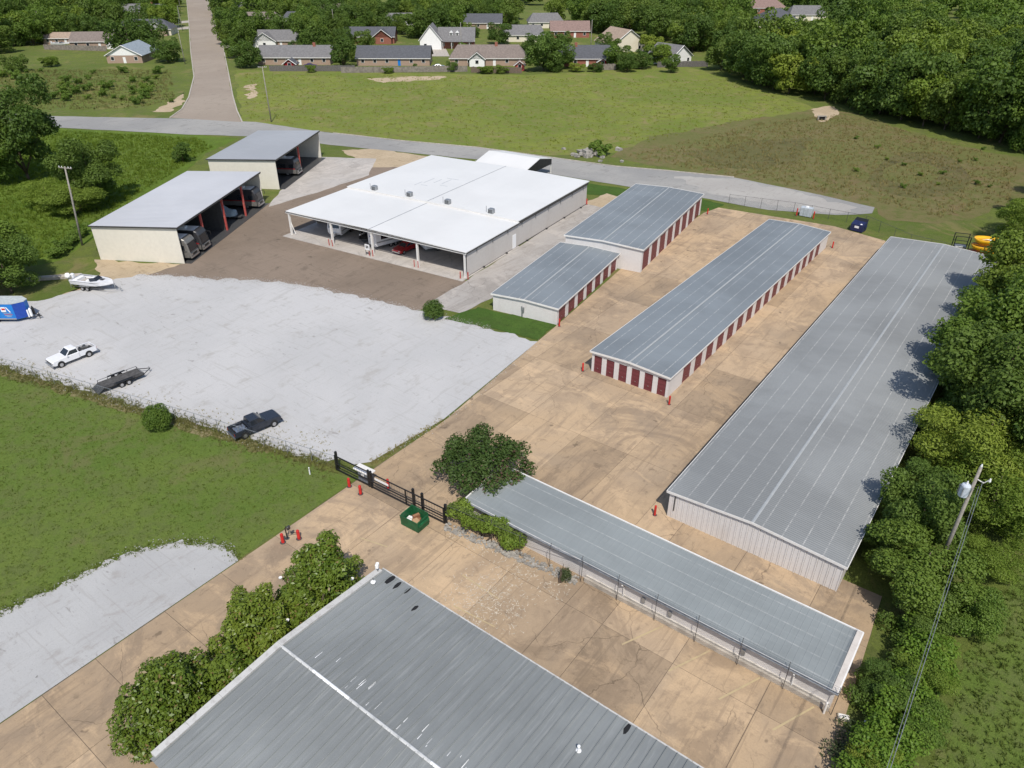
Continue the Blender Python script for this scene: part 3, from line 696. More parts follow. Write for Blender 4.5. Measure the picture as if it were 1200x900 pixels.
MB().box(WW / 2 - .05, -.5, ze + .2, WW / 2 + .05, D1 - .2, ze + .245).build('ridge_cap', STEEL_GREY, wb); MB().box(WW / 2 - .05, D1 - .1, ze + .48, WW / 2 + .05, D2 + .3, ze + .525).build('ridge_cap', STEEL_GREY, wb)
MB().box(-.3, -.62, ze - .32, WW + .3, -.5, ze - .06).build('front_beam', TRIM, wb); MB().box(-.3, -.7, ze - .1, WW + .3, -.62, ze - .02).build('gutter', DARKTRIM, wb)
MB().box(WW + .02, -.4, ze - .35, WW + .25, D1 - .1, ze - .12).build('gutter', DARKTRIM, wb); MB().box(WW + .02, D1 + .1, ze - .3, WW + .25, D2, ze + .14).build('gutter', DARKTRIM, wb)
for k in range(9): MB().box(WW + .02, 2.5 + k * 4.3, ze - 1.0, WW + .12, 2.6 + k * 4.3, ze - .3).build('bracket', STEEL_GREY, wb)
for x in (.25, 9.2, 17.4, 26.0): MB().box(x - .13, -.55, 0, x + .13, -.25, ze - .3).build('column', TRIM, wb)
for x in (.5,): MB().tube([(1.0, -.3, .2), (.1, -.35, ze - 1.2)], .07).build('brace', TRIM, wb)
MB().box(WW - .2, -.5, 0, WW, -.2, ze - .3).build('column', TRIM, wb)
MB().box(-.6, -1.7, -.05, WW + .3, D1, .06).build('floor_slab', CONC_PALE, wb)
MB().box(WW, 0, 0, WW + .05, D2, .1).build('base_trim', DARKTRIM, wb)
MB().box(WW + .005, D1 - 1.6, .1, WW + .05, D1 - .6, 2.25).build('door', PAPER, wb)
for k in range(6): MB().box(WW + .05, 4 + k * 6.4, 0, WW + .3, 4.3 + k * 6.4, .2).build('splash_block', BLACK, wb)
for i, (x, lab) in enumerate(((5.4, 'leftmost of four grey vents on the white roof'), (13.0, 'second grey vent from the left on the white roof'), (20.8, 'third grey vent from the left on the white roof'), (29.2, 'rightmost of four grey vents on the white roof'))):
    z = ze + .28 + .22 * (1 - abs(x - WW / 2) / (WW / 2))
    vt = empty('roof_vent', wb.matrix_world @ Vector((0, 0, 0)), 0, lab, 'vent', 'vents along the step of the white roof')
    c, s_ = math.cos(R(5.9)), math.sin(R(5.9)); xx, yy = x, D1 + .6
    vt.location = (-97.9 + c * xx - s_ * yy, 70.6 + s_ * xx + c * yy, z); vt.rotation_euler = (0, 0, R(5.9))
    MB().bbox(-.45, -.4, 0, .45, .4, .75, .08).build('housing', STEEL_GREY, vt)
    for k in range(5): MB().box(-.4, -.425, .1 + k * .12, .4, -.4, .15 + k * .12).build('louvre', STEEL_DARK, vt)
    MB().tube([(-.95, 0, -.01), (-.95, 0, 1.0)], .045).build('flue', STEEL_GREY, vt)
for k, (x, y, l, a) in enumerate(((10.2, 24.0, 3.2, 0), (11.8, 24.4, 2.4, 0), (13.4, 24.9, 3.0, 0), (9.6, 21.6, 2.2, 0), (11.2, 21.2, 1.4, 90), (14.4, 22.6, 1.6, 90), (13.4, 26.8, 2.6, 90))):
    z = ze + .5 - .22 * abs(x - WW / 2) / (WW / 2) + .03
    m = MB(); c_, s2 = math.cos(R(a)), math.sin(R(a))
    m.face([(x + c_ * u - s2 * v_, y + s2 * u + c_ * v_, ze + .28 + .22 * (1 - abs(x + c_ * u - s2 * v_ - WW/2) / (WW/2)) + .006) for u, v_ in ((-.1, -l/2), (.1, -l/2), (.1, l/2), (-.1, l/2))]).build('faded_mark', INK, wb)

# the two beige pole sheds with open fronts
def shed(label, loc, rz, W, L, h, roofm, cols):
    b = empty('rv_shed', (*loc, 0), rz, label, 'shed', 'beige sheds with open sides')
    n = 12
    wall_panels(b, ((0, 0), (W, 0)), h - .08, BEIGE, n, th=.1)
    MB().box(.0, .1, 0, .1, L - .1, h - .3).build('wall', BEIGE, b); MB().box(0, L - .1, 0, W, L, h - .08).build('wall', BEIGE, b)
    n = round(L / 1.2); pw = (L + .5) / n
    me = panel_mesh('roof_panel', W + .5, .35, pw, roofm, 2, .02, .03)
    for k in range(n): link('roof_panel', me, b, (W + .25, -.25 + (k + 1) * pw, h + .28), math.pi)
    MB().box(W + .2, -.25, h - .02, W + .27, L + .25, h + .24).build('fascia', DARKTRIM, b); MB().prof([(-.25, h - .22), (W + .25, h + .08), (W + .25, h + .3), (-.25, h - .02)], -.3, -.25).build('fascia', DARKTRIM, b)
    for k in range(cols):
        y = L * (k + 1) / (cols + 1)
        c_ = MB().box(W - .3, y - .13, 0, W - .02, y + .13, h).build('column', RED_FADE, b); c_['label'] = 'faded red column on the open side'
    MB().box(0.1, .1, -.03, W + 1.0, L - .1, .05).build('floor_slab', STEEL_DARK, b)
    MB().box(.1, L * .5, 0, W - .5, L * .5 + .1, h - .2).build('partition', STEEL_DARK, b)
    return b
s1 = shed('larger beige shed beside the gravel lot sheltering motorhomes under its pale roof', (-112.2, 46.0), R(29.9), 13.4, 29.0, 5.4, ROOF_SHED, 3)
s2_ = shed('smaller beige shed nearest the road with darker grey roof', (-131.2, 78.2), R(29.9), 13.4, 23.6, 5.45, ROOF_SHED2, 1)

# small white canopy behind the white building
cp = empty('canopy', (-95.0, 114.2, 0), R(5.5), 'small white metal canopy behind the white-roofed building beside the road', 'canopy')
MB().prof([(0, 3.2), (0.06, 3.2), (0.06, 3.3)], 0, .1).build('bracket', TRIM, cp)
for k in range(6):
    xa, xb = k * 2.0, (k + 1) * 2.0 - .006
    MB().add([(xa, 0, 3.0), (xb, 0, 3.0), (xb, 5.2, 4.1), (xa, 5.2, 4.1), (xa, 0, 2.92), (xb, 0, 2.92), (xb, 5.2, 4.02), (xa, 5.2, 4.02)], [(0,1,2,3),(7,6,5,4),(4,5,1,0),(5,6,2,1),(6,7,3,2),(7,4,0,3)]).build('roof_panel', ROOF_WHITE, cp)
    MB().add([(xa, 10.4, 3.0), (xb, 10.4, 3.0), (xb, 5.21, 4.1), (xa, 5.21, 4.1), (xa, 10.4, 2.92), (xb, 10.4, 2.92), (xb, 5.21, 4.02), (xa, 5.21, 4.02)], [(3,2,1,0),(4,5,6,7),(0,1,5,4),(1,2,6,5),(2,3,7,6),(3,0,4,7)]).build('roof_panel', ROOF_WHITE, cp)
for x in (.1, 11.7):
    for y in (.2, 10.1): MB().box(x, y, 0, x + .15, y + .15, 3.0).build('post', TRIM, cp)
MB().add([(11.95, .3, 1.9), (11.95, 10.1, 1.9), (11.95, 10.1, 2.95), (11.95, 5.2, 4.0), (11.95, .3, 2.95)], [(0, 1, 2, 3, 4), (4, 3, 2, 1, 0)]).build('end_shade_sheet', STEEL_DARK, cp)  # dark sheet put in for the shade of the open gable end
# ================================================================ vehicles
def wheel(b, x, y, r=.36, wd=.24):
    s = 1 if y > 0 else -1
    w_ = MB().lathe([(r*.6, -wd/2), (r*.93, -wd/2), (r, -wd*.3), (r, wd*.3), (r*.93, wd/2), (r*.6, wd/2)], 18, axis='y').build('wheel', RUBBER, b, (x, y, r), smooth=False)
    MB().lathe([(r*.62, -.02), (r*.58, .012), (r*.2, .02), (r*.1, .04)], 12, axis='y').build('rim', CHROME, w_, (0, s * wd / 2, 0), 0 if s > 0 else math.pi)
    return w_
def quad(b, name, pts, mat): return MB().face(pts).build(name, mat, b)
def greenhouse(b, xb0, xb1, yb, z0, xt0, xt1, yt, z1, paint, split=None):
    """cabin with glass on its four sides"""
    m = MB(); m.add([(xb0,-yb,z0),(xb1,-yb,z0),(xb1,yb,z0),(xb0,yb,z0),(xt0,-yt,z1-.06),(xt1,-yt,z1-.06),(xt1,yt,z1-.06),(xt0,yt,z1-.06),
                     (xt0+.1,-yt+.1,z1),(xt1-.1,-yt+.1,z1),(xt1-.1,yt-.1,z1),(xt0+.1,yt-.1,z1)],
                    [(0,3,2,1),(0,1,5,4),(1,2,6,5),(2,3,7,6),(3,0,4,7),(4,5,9,8),(5,6,10,9),(6,7,11,10),(7,4,8,11),(8,9,10,11)])
    m.build('cab', paint, b)
    def L(a, c, t): return tuple(p + (q - p) * t for p, q in zip(a, c))
    zt = z1 - .06; o = .012
    A, B_, C, D = (xb1, -yb, z0), (xb1, yb, z0), (xt1, yt, zt), (xt1, -yt, zt)
    def inset(p, s, t0, t1, n): 
        a, b2, c, d = p
        lo = lambda t: L(a, d, t); hi = lambda t: L(b2, c, t)
        q = [L(lo(t0), hi(t0), s), L(lo(t0), hi(t0), 1 - s), L(lo(t1), hi(t1), 1 - s), L(lo(t1), hi(t1), s)]
        return [tuple(u + v * o for u, v in zip(pt, n)) for pt in q]
    quad(b, 'windshield', inset((A, B_, C, D), .06, .08, .92, (.8, 0, .6)), GLASS)
    quad(b, 'rear_window', inset(((xb0, yb, z0), (xb0, -yb, z0), (xt0, -yt, zt), (xt0, yt, zt)), .1, .2, .88, (-.9, 0, .4)), GLASS)
    for s in (-1, 1):
        a, c, d, e = (xb0, s*yb, z0), (xb1, s*yb, z0), (xt1, s*yt, zt), (xt0, s*yt, zt)
        parts = [(0.05, 1)] if not split else [(.05, split - .015), (split + .015, .95)]
        for p0, p1 in ([(0.06, .94)] if not split else parts):
            pp = (L(a, c, p0), L(a, c, p1), L(e, d, p1), L(e, d, p0))
            quad(b, 'side_window', inset(pp, .02, .12, .88, (0, s * .97, .2)), GLASS)
def pickup(label, xy, rz, paint, crew=False, load=None):
    b = empty('pickup_truck', (*xy, 0), rz, label, 'pickup truck')
    c0 = -.75 if not crew else -1.0
    m = MB()
    m.prof([(c0, .42), (2.55, .42), (2.72, .55), (2.74, .88), (2.6, 1.03), (1.05, 1.12), (c0, 1.12)], -.94, .94, .08, .1)
    for s in (-1, 1): m.prof([(-2.8, .5), (c0 + .01, .5), (c0 + .01, 1.13), (-2.8, 1.1)], *sorted((s * .94, s * .84)))
    m.box(-2.78, -.84, .55, c0, .84, .68).box(c0 - .06, -.84, .68, c0 + .02, .84, 1.12)
    m.build('body', paint, b)
    MB().box(-2.86, -.9, .52, -2.79, .9, 1.1).build('tailgate', paint, b)
    MB().box(-2.98, -.92, .40, -2.86, .92, .55).build('bumper', CHROME, b); MB().bbox(2.72, -.95, .38, 2.86, .95, .6).build('bumper', CHROME if paint is not VNAVY else paint, b)
    MB().box(2.73, -.6, .66, 2.765, .6, .9).build('grille', DARKTRIM, b)
    for s in (-1, 1):
        MB().box(2.70, s*.78 - .13, .72, 2.76, s*.78 + .13, .9).build('headlight', CHROME, b)
        MB().box(-2.875, s*.84 - .07, .72, -2.85, s*.84 + .07, 1.05).build('tail_light', VRED, b)
        MB().box(.78, s*1.0 - .09, 1.12, .9, s*1.0 + .09, 1.28).build('mirror', paint, b)
        for x in (-1.75, 1.75):
            MB().lathe([(.45, -.015), (.45, .015)], 16, axis='y').build('arch_shade_disc', BLACK, b, (x, s * .935, .42))  # flat black disc paints the shade of the wheel well on the body
            wheel(b, x, s * .86, .38, .24)
    MB().box(-2.76, -.82, .685, c0 - .07, .82, .70).build('bed_liner', BLACK, b)
    greenhouse(b, c0 + .05, 1.0, .86, 1.1, c0 + .15, .28, .7, 1.74, paint, .5 if crew else None)
    return b
wt = pickup('white pickup truck parked at the grassy edge of the gravel lot', (-84.75, 28.4), R(-91), VWHITE)
wt.scale = (.89, .92, .95); bl = empty('scrap_load', (-84.78, 30.05, .68), R(20), 'jumble of scrap lying in the bed of the white pickup', 'scrap')
for k in range(9):
    a = rnd.random() * 3; x, y = rnd.uniform(-.5, .5), rnd.uniform(-.6, .5); l = rnd.uniform(.2, .45)
    MB().bbox(-l, -.12, 0, l, .12, rnd.uniform(.1, .4), .03).build('piece', rnd.choice((STEEL_DARK, STEEL_GREY, BLACK)), bl, (x * .6, y, 0), a)
nt = pickup('dark slate pickup truck parked by the chain-link fence', (-56.15, 32.5), R(80), VNAVY, crew=True)
nt.scale = (.87, .92, .95); sheet_l = empty('foil_sheet', (-56.45, 30.95, .68), R(80), 'crumpled shiny sheet in the bed of the dark pickup', 'sheet')
m = MB(); n = 7; v = [(-.55 + 1.1*i/n, -.5 + 1.1*j/n, .1 + .12 * rnd.random()) for j in range(n+1) for i in range(n+1)]
m.add(v, [(j*(n+1)+i, j*(n+1)+i+1, (j+1)*(n+1)+i+1, (j+1)*(n+1)+i) for j in range(n) for i in range(n)]).build('foil', CHROME, sheet_l)
MB().box(-.5, -.45, 0, .5, .55, .1).build('board', STEEL_GREY, sheet_l)

# flatbed car trailer
ft = empty('flatbed_trailer', (-75.4, 29.2, 0), R(84), 'empty dark flatbed trailer with side rails near the round bush', 'trailer')
for k in range(9): MB().box(-2.6, -1.0 + k * .224, .52, 2.5, -1.0 + k * .224 + .21, .57).build('deck_plank', plain('grey_plank', (.075, .072, .07), .9, var=.3) if k == 0 else bpy.data.materials['grey_plank'], ft)
MB().box(-2.6, -1.02, .40, 2.5, -.94, .52).box(-2.6, .94, .40, 2.5, 1.02, .52).box(-2.6, -.94, .40, -2.5, .94, .5).build('frame', BLACK, ft)
for s in (-1, 1):
    MB().tube([(-2.5, s*1.02, .8), (2.5, s*1.02, .8)], .025).build('rail', BLACK, ft)
    for x in (-2.5, -1.25, 0, 1.25, 2.5): MB().box(x - .03, s*1.02 - .03, .5, x + .03, s*1.02 + .03, .8).build('rail_post', BLACK, ft)
    MB().prof([(-1.15, .72), (1.05, .72), (1.05, .78), (-1.15, .78)], *sorted((s*1.04, s*1.3))).build('mudguard', BLACK, ft)
    for x in (-.5, .4): wheel(ft, x, s * 1.17, .34, .2)
MB().tube([(2.5, -.9, .48), (3.8, 0, .48), (2.5, .9, .48)], .05).build('tongue', BLACK, ft); MB().tube([(3.7, 0, .0), (3.7, 0, .75)], .04).build('jack', STEEL_GREY, ft)
MB().add([(-2.62, -.95, .55), (-2.62, .95, .55), (-3.4, .95, .12), (-3.4, -.95, .12), (-2.62, -.95, .5), (-2.62, .95, .5), (-3.4, .95, .07), (-3.4, -.95, .07)], [(0,1,2,3),(7,6,5,4),(0,3,7,4),(1,5,6,2),(2,6,7,3)]).build('ramp', STEEL_DARK, ft)
MB().tube([(2.45, -1, .8), (2.45, 1, .8)], .025).build('rail', BLACK, ft)

ft.scale = (.84, .92, .95)
# motorboat on a trailer
def boat(label, xyz, rz, L=6.2, hullm=None, cat='boat'):
    b = empty('motorboat', xyz, rz, label, cat)
    hullm = hullm or VWHITE; m = MB(); n = 9; secs = []
    for i in range(n):
        t = i / (n - 1); x = -L/2 + L * t; wd = 1.15 * (1 - max(0, (t - .45) / .55) ** 2.2) + .02; k = .25 * max(0, (t - .55) / .45) ** 2
        secs.append([(x, -wd, .95 + k), (x, -wd * .86, .35 + k * 1.4), (x, 0, 0 + k * 2.6), (x, wd * .86, .35 + k * 1.4), (x, wd, .95 + k)])
    v = [p for s in secs for p in s]; f = []
    for i in range(n - 1):
        for j in range(4): f.append((i*5+j, (i+1)*5+j, (i+1)*5+j+1, i*5+j+1))
    f.append((0, 1, 2, 3, 4)); m.add(v, f).build('hull', hullm, b, smooth=False)
    m = MB(); v = []
    for i in range(n):
        t = i / (n - 1); x = -L/2 + L * t; wd = 1.15 * (1 - max(0, (t - .45) / .55) ** 2.2) + .02; k = .25 * max(0, (t - .55) / .45) ** 2
        wi = max(wd - .22, 0) if t < .62 else 0; v += [(x, -wd - .02, .96 + k), (x, -wi, 1.0 + k), (x, wi, 1.0 + k), (x, wd + .02, .96 + k)]
    f = []
    for i in range(n - 1):
        f += [(i*4, (i+1)*4, (i+1)*4+1, i*4+1), (i*4+2, (i+1)*4+2, (i+1)*4+3, i*4+3)]
        if i >= 5: f.append((i*4+1, (i+1)*4+1, (i+1)*4+2, i*4+2))
    m.add(v, f).build('deck', VWHITE, b)
    MB().box(-L/2 + .1, -.9, .5, L*.1, .9, .55).build('cockpit_floor', CONC_PALE, b)
    MB().add([(.2, -.95, 1.0), (.95, -.6, 1.05), (.95, .6, 1.05), (.2, .95, 1.0), (.0, -.85, 1.42), (.55, -.5, 1.42), (.55, .5, 1.42), (.0, .85, 1.42)], [(0,1,5,4),(1,2,6,5),(2,3,7,6)]).build('windscreen', GLASS, b)
    for y in (-.5, .5): MB().bbox(-.7, y - .25, .5, -.2, y + .25, 1.05).build('seat', PAPER, b)
    MB().bbox(-L/2 + .3, -.85, .5, -L/2 + .9, .85, .95).build('bench', PAPER, b)
    MB().box(1.2, -.25, 1.08, 1.7, .25, 1.13).build('hatch', DARKTRIM, b)
    e = MB().bbox(-L/2 - .5, -.22, .75, -L/2 - .02, .22, 1.5, .1).build('outboard_motor', VWHITE, b); MB().box(-L/2 - .3, -.08, .1, -L/2 - .1, .08, .75).build('drive_leg', DARKTRIM, e)
    MB().box(-L/2, -1.17, .9, L*.28, -1.15, .94).box(-L/2, 1.15, .9, L*.28, 1.17, .94).build('rub_rail', STEEL_DARK, b)
    return b
bt = boat('white motorboat with outboard resting on a trailer at the left lot edge', (-102.2, 40.2, .45), R(23))
tr = empty('boat_trailer', (-102.2, 40.2, 0), R(23), 'dark galvanised trailer under the white motorboat', 'trailer')
for s in (-1, 1):
    MB().box(-2.9, s*.75 - .05, .38, 2.0, s*.75 + .05, .48).build('rail', STEEL_DARK, tr)
    for x in (-1.3, -.5): wheel(tr, x, s * 1.02, .32, .2)
    MB().prof([(-1.7, .66), (-.1, .66), (-.1, .7), (-1.7, .7)], *sorted((s*.92, s*1.15))).build('mudguard', STEEL_GREY, tr)
MB().tube([(2.0, -.75, .43), (4.2, 0, .43), (2.0, .75, .43)], .05).build('tongue', STEEL_GREY, tr); MB().box(3.1, -.05, .4, 3.2, .05, 1.2).build('winch_post', STEEL_GREY, tr)
MB().tube([(4.0, 0, .02), (4.0, 0, .8)], .04).build('jack', STEEL_GREY, tr)
buoy = empty('round_buoy', (-105.4, 38.3, 1.75), 0, 'white round buoy standing at the stern of the motorboat', 'buoy')
MB().lathe([(.02, -.42), (.25, -.34), (.4, 0), (.25, .34), (.02, .42)], 14).build('ball', LAMPW, buoy, smooth=True); MB().tube([(0, 0, -1.75), (0, 0, -.35)], .05).build('stand', STEEL_GREY, buoy)

# blue enclosed trailer with V nose
et = empty('enclosed_trailer', (-102.1, 28.7, 0), R(37), 'bright blue enclosed trailer with printed emblem at the left edge', 'trailer')
MB().prism([(-4.0, -1.15), (1.9, -1.15), (3.0, -.35), (3.0, .35), (1.9, 1.15), (-4.0, 1.15)], .45, 2.55).build('body', BLUE, et)
MB().prism([(-4.03, -1.18), (1.92, -1.18), (3.04, -.36), (3.04, .36), (1.92, 1.18), (-4.03, 1.18)], 2.55, 2.63).build('roof', plain('pale_roof', (.45, .48, .48), .5), et)
MB().bbox(-2.2, -.5, 2.63, -.9, .5, 2.85).build('roof_hatch', PAPER, et)
quad(et, 'nose_panel', [(1.92, -1.155, .5), (3.01, -.36, .5), (3.01, -.36, 2.5), (1.92, -1.155, 2.5)], BLUE2)
MB().box(-4.03, -1.19, .45, 1.92, -1.15, .6).build('kick_trim', CHROME, et)
for z in (1.1, 1.75): MB().box(-3.9, -1.16, z, -.6, -1.151, z + .04).build('panel_seam', BLUE2, et)
def pq(name, x0, z0, x1, z1, mat, o=-1.158): MB().face([(x0, o, z0), (x1, o, z0), (x1, o, z1), (x0, o, z1)]).build(name, mat, et)
pq('emblem_card', .35, 1.5, .95, 2.15, PAPER); pq('emblem_red', .45, 1.72, .9, 1.98, RED, -1.162); pq('emblem_shadow', .4, 1.42, 1.0, 1.52, STEEL_GREY, -1.16)
MB().face([(1.0, -1.16, 2.1), (1.12, -1.16, 2.15), (1.5, -1.16, 1.45), (1.36, -1.16, 1.42)]).build('emblem_figure', PAPER, et)
for k, (x0, x1) in enumerate(((.5, 1.5), (.55, 1.6), (.6, 1.5), (.8, 1.4))): pq('emblem_line', x0, 1.25 - k * .15, x1, 1.33 - k * .15, TARP if k != 1 else RED_FADE)
for x in (-1.6, -.7):
    for s in (-1, 1): wheel(et, x, s * 1.05, .36, .22)
MB().prof([(-2.15, .78), (-.2, .78), (-.2, .86), (-2.15, .86)], -1.3, -1.15).build('mudguard', CHROME, et)
MB().tube([(2.8, -.6, .45), (4.4, 0, .45), (2.8, .6, .45)], .06).build('tongue', BLACK, et); MB().tube([(4.1, 0, .0), (4.1, 0, .9)], .05).build('jack', BLACK, et)
for y in (-.3, .25): MB().lathe([(.14, 0), (.17, .08), (.17, .9), (.1, 1.05), (.05, 1.15)], 12).build('gas_bottle', PAPER if y < 0 else BLACK, et, (3.35, y, .5))
MB().bbox(3.1, -.65, .5, 3.25, -.45, 1.5).build('spare_rack', PAPER, et)

# motorhomes
def motorhome(label, base, rz, low, upc, L=10.4):
    b = empty('motorhome', (*base, 0.05), rz, label, 'motorhome'); h = L / 2
    MB().prof([(-h, .5), (h - .15, .45), (h + .05, .75), (h + .08, 1.35), (h - .12, 2.75), (h - .4, 3.25), (h - .8, 3.42), (-h + .1, 3.42), (-h - .05, 3.2)], -1.24, 1.24, .05, .12).build('body', upc, b)
    MB().box(-h + .2, -1.262, .55, h - .1, -1.24, 1.35).box(-h + .2, 1.24, .55, h - .1, 1.262, 1.35).build('side_skirt', low, b)
    MB().bbox(h - .02, -1.2, .45, h + .2, 1.2, 1.25, .08).build('front_mask', low, b)
    MB().box(h + .19, -.55, .8, h + .225, .55, 1.12).build('grille', BLACK, b); MB().box(h + .18, -1.15, .48, h + .26, 1.15, .68).build('bumper', CHROME, b)
    quad(b, 'windshield', [(h + .095, -1.1, 1.4), (h + .095, 1.1, 1.4), (h - .085, 1.05, 2.68), (h - .085, -1.05, 2.68)], GLASS)
    MB().box(-h + .4, -1.0, 3.42, h - 1.0, 1.0, 3.46).build('roof_skin', PAPER, b)
    for x in (-2.6, 1.6): MB().bbox(x, -.4, 3.46, x + 1.1, .4, 3.72, .08).build('air_conditioner', PAPER, b)
    for s in (-1, 1):
        MB().box(h + .19, s*.9 - .16, .85, h + .23, s*.9 + .16, 1.1).build('headlight', CHROME, b)
        MB().tube([(h - .05, s*1.2, 2.7), (h + .35, s*1.5, 2.5), (h + .35, s*1.5, 2.0)], .05).build('mirror', BLACK, b)
        for x0, x1 in ((h - 1.5, h - .6), (h - 3.6, h - 2.2), (h - 6.4, h - 5.2), (h - 8.8, h - 7.8)): MB().box(x0, s*1.25 - .012, 1.65, x1, s*1.25 + .012, 2.4).build('side_window', GLASS, b)
        MB().prof([(-h + .2, 1.38), (h - .3, 1.38), (h - .3, 1.56), (-h + .2, 1.46)], *sorted((s*1.243, s*1.256))).build('stripe', VRED if upc is VDARK else STEEL_DARK, b)
        for x in (-h + 2.6, h - 2.0): wheel(b, x, s * 1.1, .45, .28)
    return b
def loc1(b, x, y):
    o = b.location; a = b.rotation_euler.z
    return (o.x + math.cos(a) * x - math.sin(a) * y, o.y + math.sin(a) * x + math.cos(a) * y)
A1 = R(29.9)
motorhome('taupe motorhome nearest the end wall of the larger shed, nose out', loc1(s1, 8.8, 2.1), A1, VSILVER, VSILVER)
motorhome('charcoal motorhome second from the end wall of the larger shed', loc1(s1, 8.9, 5.6), A1, VSILVER, VDARK)
motorhome('dark motorhome in the farthest bay of the larger shed', loc1(s1, 8.7, 26.6), A1, VSILVER, VDARK)
motorhome('charcoal motorhome with swirl stripe parked inside the smaller shed', loc1(s2_, 8.4, 10.0), A1, VSILVER, VDARK)
def covered(label, base, rz, L, mat):
    b = empty('covered_boat', (*base, 0.05), rz, label, 'covered boat')
    m = MB(); n = 10; k = 9; v = []
    for i in range(n):
        t = i / (n - 1); x = -L/2 + L*t; wd = 1.2 * math.sin(math.pi * (.18 + .74 * t)) ** .6; hh = 1.0 + 1.3 * math.sin(math.pi * min(1, t * 1.1 + .12)) ** .8
        for j in range(k): a = math.pi * j / (k - 1); v.append((x, -wd * math.cos(a), .5 + (hh) * math.sin(a) ** .7 + .05 * rnd.random()))
    m.add(v, [(i*k+j, (i+1)*k+j, (i+1)*k+j+1, i*k+j+1) for i in range(n-1) for j in range(k-1)] + [tuple(range(k)), tuple(range((n-1)*k + k - 1, (n-1)*k - 1, -1))]).build('tarpaulin', mat, b, smooth=True)
    MB().box(-L/2, -.6, .35, L/2 + 1.0, .6, .5).build('trailer_frame', STEEL_DARK, b)
    for s in (-1, 1): wheel(b, -.6, s * .95, .33, .2)
    return b
covered('boat under a grey tarpaulin in the middle bay of the larger shed', loc1(s1, 8.0, 16.0), A1, 6.5, STEEL_GREY)
covered('boat under a pale blue tarpaulin in the larger shed', loc1(s1, 9.0, 20.3), A1, 6.5, TARP)

def camper(label, base, rz, L=7.5, stripe=True):
    """travel trailer, tow end at +x"""
    b = empty('travel_trailer', (*base, 0.06), rz, label, 'travel trailer'); h = L / 2
    MB().prof([(-h, .55), (h - .35, .55), (h, 1.0), (h + .02, 1.6), (h - .3, 2.75), (h - .7, 2.95), (-h + .15, 2.95), (-h - .02, 2.7)], -1.2, 1.2, .04, .1).build('body', VWHITE, b)
    quad(b, 'front_window', [(h + .03, -.9, 1.75), (h + .03, .9, 1.75), (h - .2, .9, 2.45), (h - .2, -.9, 2.45)], GLASS)
    for s in (-1, 1):
        for x0, x1 in ((h - 2.2, h - 1.2), (-h + 1.0, -h + 2.2)): MB().box(x0, s*1.21 - .012, 1.6, x1, s*1.21 + .012, 2.3).build('side_window', GLASS, b)
        MB().box(-h + .2, s*1.206 - .006, 1.15, h - .3, s*1.206 + .006, 1.32).build('stripe', STEEL_GREY, b)
        for x in (-.9, -.05): wheel(b, x, s * 1.05, .36, .22)
    for k in range(2): MB().box(-h - .035, -.7 + k * .1, 2.15 - k * .35, -h - .015, .3 + k * .3, 2.3 - k * .35).build('rear_marking', BLUE2, b)
    MB().tube([(h - .4, -.7, .5), (h + 1.2, 0, .5), (h - .4, .7, .5)], .06).build('tongue', BLACK, b); MB().bbox(h + .1, -.25, .5, h + .55, .25, 1.0).build('gas_box', PAPER, b)
    return b
A2 = R(5.9)
camper('white travel trailer in the left bay of the white-roofed building', loc1(wb, 6.6, 5.2), A2 - R(75), 7.0)
camper('white travel trailer with dark rear marking behind the middle column', loc1(wb, 16.8, 4.9), A2 + R(70), 7.2)
camper('white camper deep inside the right bay of the white-roofed building', loc1(wb, 24.4, 7.4), A2 + R(60), 6.0)
def sedan(label, base, rz, paint):
    b = empty('car', (*base, .06), rz, label, 'car')
    MB().prof([(-2.2, .35), (2.2, .32), (2.3, .55), (2.2, .78), (1.0, .95), (-1.5, 1.0), (-2.2, .92), (-2.3, .6)], -.88, .88, .06, .1).build('body', paint, b)
    greenhouse(b, -1.6, 1.0, .8, .93, -.95, .25, .58, 1.42, paint, .5)
    for s in (-1, 1):
        for x in (-1.35, 1.4): wheel(b, x, s * .8, .32, .2)
        MB().box(2.2, s*.65 - .15, .6, 2.27, s*.65 + .15, .74).build('headlight', CHROME, b)
    MB().box(2.25, -.8, .36, 2.34, .8, .55).build('bumper', CHROME, b)
    return b
sedan('dark red car parked under the white-roofed building', loc1(wb, 20.6, 3.6), A2 - R(95), VRED)
# low utility trailer with a long boom between the campers
ut = empty('utility_trailer', (*loc1(wb, 12.0, 4.6), .06), A2 - R(60), 'dark low utility trailer in the left half of the open front', 'trailer')
MB().box(-2, -1, .5, 2, 1, .62).box(-2, -1, .62, 2, -.95, 1.0).box(-2, .95, .62, 2, 1, 1.0).build('bed', STEEL_DARK, ut)
for s in (-1, 1): wheel(ut, 0, s * 1.08, .33, .2)
MB().tube([(2, -.6, .52), (3.2, 0, .52), (2, .6, .52)], .05).build('tongue', BLACK, ut); MB().tube([(-1.5, 0, .75), (2.8, -.6, 1.6)], .1).build('boom', PAPER, ut)

